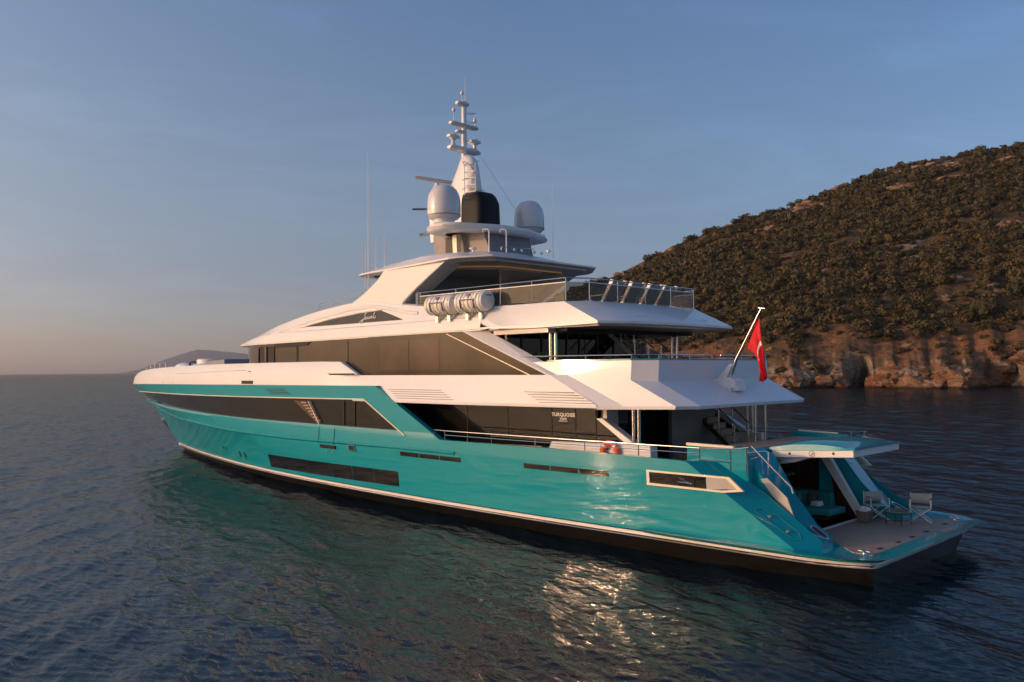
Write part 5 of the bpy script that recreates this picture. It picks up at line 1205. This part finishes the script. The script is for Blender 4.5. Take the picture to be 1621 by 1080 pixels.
def rock_mat():
    M, n, l, b = new_mat('pale_rock'); b.inputs['Roughness'].default_value = .95; b.inputs['Specular IOR Level'].default_value = .12
    v = coords(n, l); g = n.new('ShaderNodeNewGeometry')
    a = noise_node(n, l, .12, 4, .6, v, .6); f = noise_node(n, l, 1.3, 6, .7, v, .5)
    mp = n.new('ShaderNodeMapping'); mp.inputs['Scale'].default_value = (.3, .3, 1.9); mp.inputs['Rotation'].default_value = (.25, .1, 0); l.new(g.outputs['Position'], mp.inputs[0])
    st = noise_node(n, l, 1.0, 6, .7, mp.outputs[0], .8)
    c1 = ramp(n, l, st.outputs[0], [(.28, (.10, .062, .040)), (.42, (.24, .155, .10)), (.55, (.33, .235, .16)), (.7, (.42, .33, .245))])
    c2 = ramp(n, l, st.outputs[0], [(.28, (.12, .05, .024)), (.45, (.25, .11, .05)), (.6, (.34, .175, .085)), (.75, (.36, .23, .14))])
    mk = n.new('ShaderNodeMapRange'); mk.inputs[1].default_value = .46; mk.inputs[2].default_value = .56; l.new(a.outputs[0], mk.inputs[0])
    sp = n.new('ShaderNodeSeparateXYZ'); l.new(g.outputs['Position'], sp.inputs[0]); hz_ = n.new('ShaderNodeMapRange'); hz_.inputs[1].default_value = 30; hz_.inputs[2].default_value = 12; l.new(sp.outputs[2], hz_.inputs[0])
    mm = n.new('ShaderNodeMath'); mm.operation = 'MULTIPLY'; l.new(mk.outputs[0], mm.inputs[0]); l.new(hz_.outputs[0], mm.inputs[1])
    mx = n.new('ShaderNodeMix'); mx.data_type = 'RGBA'; l.new(mm.outputs[0], mx.inputs[0]); l.new(c1.outputs[0], mx.inputs[6]); l.new(c2.outputs[0], mx.inputs[7])
    wet = n.new('ShaderNodeMapRange'); wet.inputs[1].default_value = .25; wet.inputs[2].default_value = .8; wet.inputs[3].default_value = .25; l.new(sp.outputs[2], wet.inputs[0])
    ms = n.new('ShaderNodeVectorMath'); ms.operation = 'SCALE'; l.new(mx.outputs[2], ms.inputs[0]); l.new(wet.outputs[0], ms.inputs['Scale']); l.new(ms.outputs[0], b.inputs['Base Color'])
    ad = n.new('ShaderNodeMath'); ad.operation = 'ADD'; l.new(st.outputs[0], ad.inputs[0]); l.new(f.outputs[0], ad.inputs[1])
    bp = n.new('ShaderNodeBump'); bp.inputs['Distance'].default_value = .9; l.new(ad.outputs[0], bp.inputs['Height']); l.new(bp.outputs[0], b.inputs['Normal'])
    return M
MT['rock'] = rock_mat()
def rock_mesh(seed):
    g = random.Random(seed); bm = bmesh.new()
    for k in range(20):
        d = Vector((g.gauss(0, 1), g.gauss(0, 1), g.gauss(0, 1))).normalized(); d = Vector((d.x, d.y * .8, d.z * .75)) * g.uniform(.75, 1.0)
        bm.verts.new(d)
    r = bmesh.ops.convex_hull(bm, input=bm.verts); bmesh.ops.delete(bm, geom=[q for q in r['geom_interior'] if isinstance(q, bmesh.types.BMVert)], context='VERTS')
    bmesh.ops.subdivide_edges(bm, edges=bm.edges, cuts=5, use_grid_fill=True)
    bmesh.ops.triangulate(bm, faces=bm.faces)
    for v in bm.verts:
        p = v.co.copy(); q = noise.noise(p * 2.1 + Vector((seed, 0, 0))) * .16 + noise.noise(p * 5.0 + Vector((0, seed, 0))) * .08 + noise.noise(p * 11.0) * .04
        v.co = p * (1 + q); v.co.z += .05 * math.sin(v.co.z * 14 + seed)
    me = D.meshes.new('rock'); bm.to_mesh(me); bm.free(); me.materials.append(MT['rock']); return me
def land_mat():
    M, n, l, b = new_mat('rocky_hillside')
    v = coords(n, l); b.inputs['Roughness'].default_value = .95; b.inputs['Specular IOR Level'].default_value = .15
    big = noise_node(n, l, .035, 6, .6, v, .6); mid = noise_node(n, l, .22, 6, .68, v, .4); fine = noise_node(n, l, 1.6, 5, .7, v)
    soil = ramp(n, l, mid.outputs[0], [(.28, (.050, .036, .018)), (.42, (.085, .058, .028)), (.55, (.145, .095, .050)), (.72, (.090, .075, .036))])
    rock = ramp(n, l, mid.outputs[0], [(.25, (.10, .078, .058)), (.45, (.28, .215, .155)), (.65, (.40, .33, .25))])
    ora = ramp(n, l, fine.outputs[0], [(.25, (.14, .062, .030)), (.5, (.26, .125, .060)), (.75, (.34, .20, .11))])
    g = n.new('ShaderNodeNewGeometry'); sp = n.new('ShaderNodeSeparateXYZ'); l.new(g.outputs['Normal'], sp.inputs[0])
    sl = n.new('ShaderNodeMapRange'); sl.inputs[1].default_value = .80; sl.inputs[2].default_value = .58; l.new(sp.outputs[2], sl.inputs[0])
    rk = n.new('ShaderNodeMapRange'); rk.inputs[1].default_value = .56; rk.inputs[2].default_value = .63; l.new(big.outputs[0], rk.inputs[0])
    mxr = n.new('ShaderNodeMath'); mxr.operation = 'MAXIMUM'; l.new(sl.outputs[0], mxr.inputs[0]); l.new(rk.outputs[0], mxr.inputs[1])
    m1 = n.new('ShaderNodeMix'); m1.data_type = 'RGBA'; l.new(mxr.outputs[0], m1.inputs[0]); l.new(soil.outputs[0], m1.inputs[6]); l.new(rock.outputs[0], m1.inputs[7])
    sp2 = n.new('ShaderNodeSeparateXYZ'); l.new(g.outputs['Position'], sp2.inputs[0])
    low = n.new('ShaderNodeMapRange'); low.inputs[1].default_value = 24; low.inputs[2].default_value = 9; l.new(sp2.outputs[2], low.inputs[0])
    om = noise_node(n, l, .06, 4, .6, v, .5); omr = n.new('ShaderNodeMapRange'); omr.inputs[1].default_value = .46; omr.inputs[2].default_value = .56; l.new(om.outputs[0], omr.inputs[0])
    mm = n.new('ShaderNodeMath'); mm.operation = 'MULTIPLY'; l.new(low.outputs[0], mm.inputs[0]); l.new(omr.outputs[0], mm.inputs[1])
    m2 = n.new('ShaderNodeMix'); m2.data_type = 'RGBA'; l.new(mm.outputs[0], m2.inputs[0]); l.new(m1.outputs[2], m2.inputs[6]); l.new(ora.outputs[0], m2.inputs[7])
    # strata and cracks
    mp = n.new('ShaderNodeMapping'); mp.inputs['Scale'].default_value = (.25, .25, 1.6); l.new(g.outputs['Position'], mp.inputs[0])
    st = noise_node(n, l, 1.0, 5, .65, mp.outputs[0], 1.2)
    vo = n.new('ShaderNodeTexVoronoi'); vo.feature = 'DISTANCE_TO_EDGE'; vo.inputs['Scale'].default_value = .45; l.new(mid.outputs[1], vo.inputs['Vector'])
    vo2 = n.new('ShaderNodeTexVoronoi'); vo2.feature = 'F1'; vo2.inputs['Scale'].default_value = .38; l.new(g.outputs['Position'], vo2.inputs['Vector'])
    sr = ramp(n, l, st.outputs[0], [(.3, (.62, .6, .58)), (.5, (1, 1, 1)), (.7, (1.0, .98, .95))])
    m3 = n.new('ShaderNodeMix'); m3.data_type = 'RGBA'; m3.blend_type = 'MULTIPLY'; m3.inputs[0].default_value = .7; l.new(m2.outputs[2], m3.inputs[6]); l.new(sr.outputs[0], m3.inputs[7])
    l.new(m3.outputs[2], b.inputs['Base Color'])
    ad = n.new('ShaderNodeMath'); ad.operation = 'ADD'; l.new(st.outputs[0], ad.inputs[0]); l.new(mid.outputs[0], ad.inputs[1])
    ad2 = n.new('ShaderNodeMath'); ad2.operation = 'MULTIPLY_ADD'; l.new(vo2.outputs[0], ad2.inputs[0]); ad2.inputs[1].default_value = .35; l.new(ad.outputs[0], ad2.inputs[2])
    bp = n.new('ShaderNodeBump'); bp.inputs['Distance'].default_value = 1.5; bp.inputs['Strength'].default_value = .8; l.new(ad2.outputs[0], bp.inputs['Height'])
    bp2 = n.new('ShaderNodeBump'); bp2.inputs['Distance'].default_value = .25; l.new(fine.outputs[0], bp2.inputs['Height']); l.new(bp.outputs[0], bp2.inputs['Normal']); l.new(bp2.outputs[0], b.inputs['Normal'])
    return M
MT['land'] = land_mat()
ho = np_mesh('headland_terrain', TV.reshape(-1, 3), Fq, MT['land'], False); tag(ho, kind='structure')

# ---- scrub: bushes of leaf clumps and rocks
def bush_mat():
    M, n, l, b = new_mat('scrub_foliage'); b.inputs['Roughness'].default_value = .75; b.inputs['Specular IOR Level'].default_value = .2
    v = coords(n, l); t = noise_node(n, l, .16, 3, .6, v); t2 = noise_node(n, l, 1.7, 3, .6, v)
    r = ramp(n, l, t.outputs[0], [(.28, (.022, .025, .010)), (.40, (.046, .045, .017)), (.50, (.088, .064, .027)), (.60, (.062, .055, .021)), (.72, (.140, .093, .043))])
    r2 = ramp(n, l, t2.outputs[0], [(.3, (.7, .7, .7)), (.7, (1.25, 1.25, 1.2))])
    mu = n.new('ShaderNodeMix'); mu.data_type = 'RGBA'; mu.blend_type = 'MULTIPLY'; mu.inputs[0].default_value = 1; l.new(r.outputs[0], mu.inputs[6]); l.new(r2.outputs[0], mu.inputs[7])
    l.new(mu.outputs[2], b.inputs['Base Color']); return M
MT['bush'] = bush_mat()
def bush_geo(seed, nleaf, leaf):
    g = np.random.default_rng(seed); nc = g.integers(5, 9)
    cs = np.stack([g.normal(0, .42, nc), g.normal(0, .42, nc), g.uniform(.25, .75, nc)], -1); cs[0] = (0, 0, .6); rs = g.uniform(.32, .6, nc)
    k = g.integers(0, nc, nleaf); d = g.normal(size=(nleaf, 3)); d /= np.linalg.norm(d, axis=1)[:, None]
    rr = g.uniform(.88, 1.05, nleaf)
    p = cs[k] + d * (rs[k] * rr)[:, None]; p[:, 2] *= .95
    nn = d + g.normal(0, .30, (nleaf, 3)); nn /= np.linalg.norm(nn, axis=1)[:, None]
    u = np.cross(nn, g.normal(size=(nleaf, 3))); u /= np.linalg.norm(u, axis=1)[:, None]; w = np.cross(nn, u)
    s = leaf * g.uniform(.6, 1.3, nleaf)[:, None]
    q = np.stack([p - u * s, p - w * s * .6, p + u * s, p + w * s * .6], 1)
    keep = q[:, :, 2].min(1) > -.25
    q = q[keep]; return q.reshape(-1, 3), np.arange(len(q) * 4).reshape(-1, 4)
GEO = [bush_geo(40 + k, 340, .165) for k in range(7)]
cand = []
g = random.Random(21)
tries = 0
def gpt(px, t):
    # bilinear lookup on the terrain grid so that bushes stand on the ground
    a = np.interp(px, pxs, np.arange(len(pxs))); c2 = np.interp(t, ts, np.arange(len(ts))); a0 = int(min(a, len(pxs) - 2)); c0 = int(min(c2, len(ts) - 2)); fa, fc = a - a0, c2 - c0
    return TV[a0, c0] * (1 - fa) * (1 - fc) + TV[a0 + 1, c0] * fa * (1 - fc) + TV[a0, c0 + 1] * (1 - fa) * fc + TV[a0 + 1, c0 + 1] * fa * fc
OUTC = [(1258, 334, 60, 6), (1285, 328, 40, 4), (1336, 296, 34, 5), (1407, 284, 38, 6), (1430, 297, 46, 5), (1446, 268, 40, 6), (1478, 262, 40, 5), (1509, 262, 36, 5), (1511, 281, 50, 4), (1592, 254, 40, 5), (1603, 355, 50, 6), (1216, 362, 36, 4), (1127, 391, 60, 3), (1049, 402, 44, 4), (1002, 427, 36, 5), (980, 432, 30, 4), (1258, 405, 44, 2), (1365, 300, 26, 3), (1150, 356, 20, 3), (1530, 445, 34, 3), (1500, 470, 30, 3), (1590, 460, 40, 4)]
def t_at(px, py):
    best = None
    for k in range(3, 400):
        t = k / 400; p = gpt(px, t); v = (Vector((p[0], p[1])) - Vector((CC.x, CC.y))).dot(F2); yy = HZ(px) - (p[2] - 5.33) / v * 1299.1
        if best is None or abs(yy - py) < best[0]: best = (abs(yy - py), t)
    return best[1]
OUT2 = [(px, t_at(px, py), w, h) for px, py, w, h in OUTC]
BARE = [(px, t, w * .62) for px, t, w, h in OUT2]
while len(cand) < 8600 and tries < 90000:
    tries += 1
    px = g.uniform(600, 1690) if g.random() < .9 else g.uniform(1690, 2400); t = g.random() ** .85
    if px < 860 and g.random() < .6: continue
    p = gpt(px, max(.03, t))
    dn = fbm(p[0], p[1], .040, 12.0, 3); dn2 = fbm(p[0], p[1], .09, 31.0, 2)
    zl = p[2] / 11.0 + .5 * dn2; dens = 1.0 if zl > 2 else (.10 if zl < 1.1 else .15 + .85 * (zl - 1.1) / .9)
    if dn + .45 * dn2 > .27: dens *= .12
    if any((px - qx) ** 2 / qw ** 2 + (t - qt) ** 2 / .0016 < 1 for qx, qt, qw in BARE): dens = 0
    if t > .93: dens *= .75
    if g.random() > dens: continue
    s = (.8 + 2.6 * g.random() ** 1.6) * (1.0 if t > .1 else .7) * (1 + .35 * dn2)
    if g.random() < .12: s *= 1.25
    if px < 1000: s *= .8
    cand.append((p[0], p[1], p[2] - .15 * s, s, g.uniform(0, 6.28), g.randrange(7), px, t, g.uniform(.75, 1.15)))
def seen_px(cn): return (600 < cn[6] < 1640)
dist = lambda cn: math.hypot(cn[0] - CC.x, cn[1] - CC.y)
vis = [cn for cn in cand if 1228 < cn[6] < 1625]
vis.sort(key=lambda cn: -cn[3] / dist(cn)); ind = vis[:300]; ids_ = set(id(q) for q in ind)
MESH = []
for k, (q, f) in enumerate(GEO):
    o = np_mesh('bush', q, f, MT['bush'], False); MESH.append(o.data); D.objects.remove(o)
def blabel(cn):
    px, t = cn[6], cn[7]
    if cn[2] < 20: return 'low olive bush on the bare orange ground just above the sea cliffs'
    if t > .9: return 'dark round bush standing on the skyline of the hill'
    if t > .55: return 'dark olive bush among pale rocks on the upper hillside'
    if t > .3: return 'dark green bush in the dense scrub halfway up the hillside'
    return 'large dark green bush in the scrub on the lower hillside'
for cn in ind:
    o = D.objects.new('bush', MESH[cn[5]]); COL.objects.link(o)
    o.location = cn[:3]; o.rotation_euler = (0, 0, cn[4]); o.scale = (cn[3], cn[3], cn[3] * cn[8])
    tag(o, blabel(cn), 'bush', 'bushes: ' + blabel(cn)[:40])
VV = []; FF = []; off = 0
for cn in cand:
    if id(cn) in ids_: continue
    q, f = GEO[cn[5]]
    if cn[7] > .4 or cn[6] < 900: q = q.reshape(-1, 4, 3)[::2].reshape(-1, 3) ; q = (q.reshape(-1, 4, 3) + (q.reshape(-1, 4, 3) - q.reshape(-1, 4, 3).mean(1, keepdims=True)) * .3).reshape(-1, 3)
    c_, s_ = math.cos(cn[4]), math.sin(cn[4]); ax_ = .8 + .5 * ((cn[4] * 7.3) % 1); X = (q[:, 0] * c_ * ax_ - q[:, 1] * s_) * cn[3] + cn[0]; Y2 = (q[:, 0] * s_ * ax_ + q[:, 1] * c_) * cn[3] + cn[1]; Z2 = q[:, 2] * cn[3] * cn[8] + cn[2]
    VV.append(np.stack([X, Y2, Z2], -1)); FF.append(np.arange(len(q)).reshape(-1, 4) + off); off += len(q)
ROCKS = [rock_mesh(100 + k) for k in range(6)]
gr = random.Random(77)
def put_rock(p, sx, sy, sz, rz, label, grp, tilt=.15):
    o = D.objects.new('rock', ROCKS[gr.randrange(6)]); COL.objects.link(o); o.location = p; o.scale = (sx, sy, sz)
    o.rotation_euler = (gr.uniform(-tilt, tilt), gr.uniform(-tilt, tilt), rz); tag(o, label, 'rock', grp)
for px, t, w, h in OUT2:
    p0 = gpt(px, t); v = (Vector((p0[0], p0[1])) - Vector((CC.x, CC.y))).dot(F2); wm = w / 1299.1 * v
    for k in range(3 if w > 30 else 2):
        pp = gpt(px + gr.uniform(-.4, .4) * w, t + gr.uniform(-.012, .012)); s_ = wm * gr.uniform(.20, .36)
        put_rock((pp[0], pp[1], pp[2] + h * .02), s_ * 1.3, s_, h * .42, gr.uniform(0, 3.1), 'pale tan rock outcrop among the bushes on the upper hillside' if t > .45 else 'low rock showing between bushes on the lower hillside', 'rocks on the upper hillside' if t > .45 else 'rocks on the lower hillside')
px = 930
while px < 1665:
    if not (1338 < px < 1376):
        pp = gpt(px, gr.uniform(.0, .008)); s_ = gr.uniform(2.2, 4.6)
        put_rock((pp[0], pp[1], gr.uniform(.2, 1.6)), s_ * 1.25, s_, gr.uniform(2.2, 4.2) * (1.25 if px > 1376 else .85), gr.uniform(0, 3.1), 'cracked rock standing in the water at the foot of the cliff', 'rocks at the foot of the cliff')
        if gr.random() < .62:
            pp = gpt(px + gr.uniform(-6, 6), gr.uniform(.012, .03)); s_ = gr.uniform(2.0, 4.4)
            put_rock((pp[0], pp[1], pp[2] - gr.uniform(.2, 1.4)), s_ * 1.3, s_, gr.uniform(1.6, 3.2), gr.uniform(0, 3.1), 'weathered brown rock on the brow of the sea cliff', 'rocks on the brow of the cliff')
    px += gr.uniform(11, 24)
for k in range(26):
    qx = gr.uniform(1180, 1640); pp = gpt(qx, gr.uniform(.04, .16)); s_ = gr.uniform(.7, 2.0)
    put_rock((pp[0], pp[1], pp[2]), s_ * 1.3, s_, s_ * .7, gr.uniform(0, 3.1), 'small rock on the bare earth slope above the cliff', 'small rocks on the earth slope')
so_ = np_mesh('scrub', np.concatenate(VV), np.concatenate(FF), MT['bush'], False); tag(so_, 'dense olive green scrub covering the hillside', 'scrub', kind='stuff')
# far island
IS = [(195, 590), (222, 584), (240, 577), (256, 571), (270, 566), (285, 561), (300, 556), (315, 553), (330, 553.5), (345, 555), (362, 557), (385, 559), (420, 562), (470, 570), (540, 580), (620, 590)]
mb = MB(); rows = []
dI = 9000.0
for q in (-.12, 0, .10, .22):
    row = []
    for k in range(60):
        px = 190 + k * 7.4; py = np.interp(px, *zip(*IS)) - (1.2 * fbm(px * .05, q * 10, 1, 2, 3)); v = dI * (1 + q); b = (px - 810.5) / 1299.1
        H = max((HZ(px) - py) / 1299.1 * dI, 0) + 5
        z = {-.12: -3, 0: H * .55, .10: H * 1.08, .22: -3}[q]
        row.append((CC.x + F2.x * v + R2.x * v * b, CC.y + F2.y * v + R2.y * v * b, z))
    rows.append(row)
mb.grid(rows); io = mb.build('far_island', simple('far_hill_scrub', (.04, .05, .05), .95, var=.4, vs=.002), None, smooth=60); tag(io, kind='structure')

# ================================================================== air
HZE = MB(); HZE.box(CC.x - 13500, CC.x + 13500, CC.y - 13500, CC.y + 13500, -8, 330)
hm = D.materials.new('sea_haze'); hm.use_nodes = True; hn = hm.node_tree.nodes; hl = hm.node_tree.links
for q in list(hn):
    if q.type == 'BSDF_PRINCIPLED': hn.remove(q)
pv = hn.new('ShaderNodeVolumePrincipled'); pv.inputs['Color'].default_value = (.80, .84, .95, 1); pv.inputs['Density'].default_value = 6e-5; pv.inputs['Anisotropy'].default_value = .1
hl.new(pv.outputs[0], hn['Material Output'].inputs['Volume'])
hzo = HZE.build('haze', hm, None); tag(hzo, 'thin warm haze over the sea', 'haze', kind='stuff')
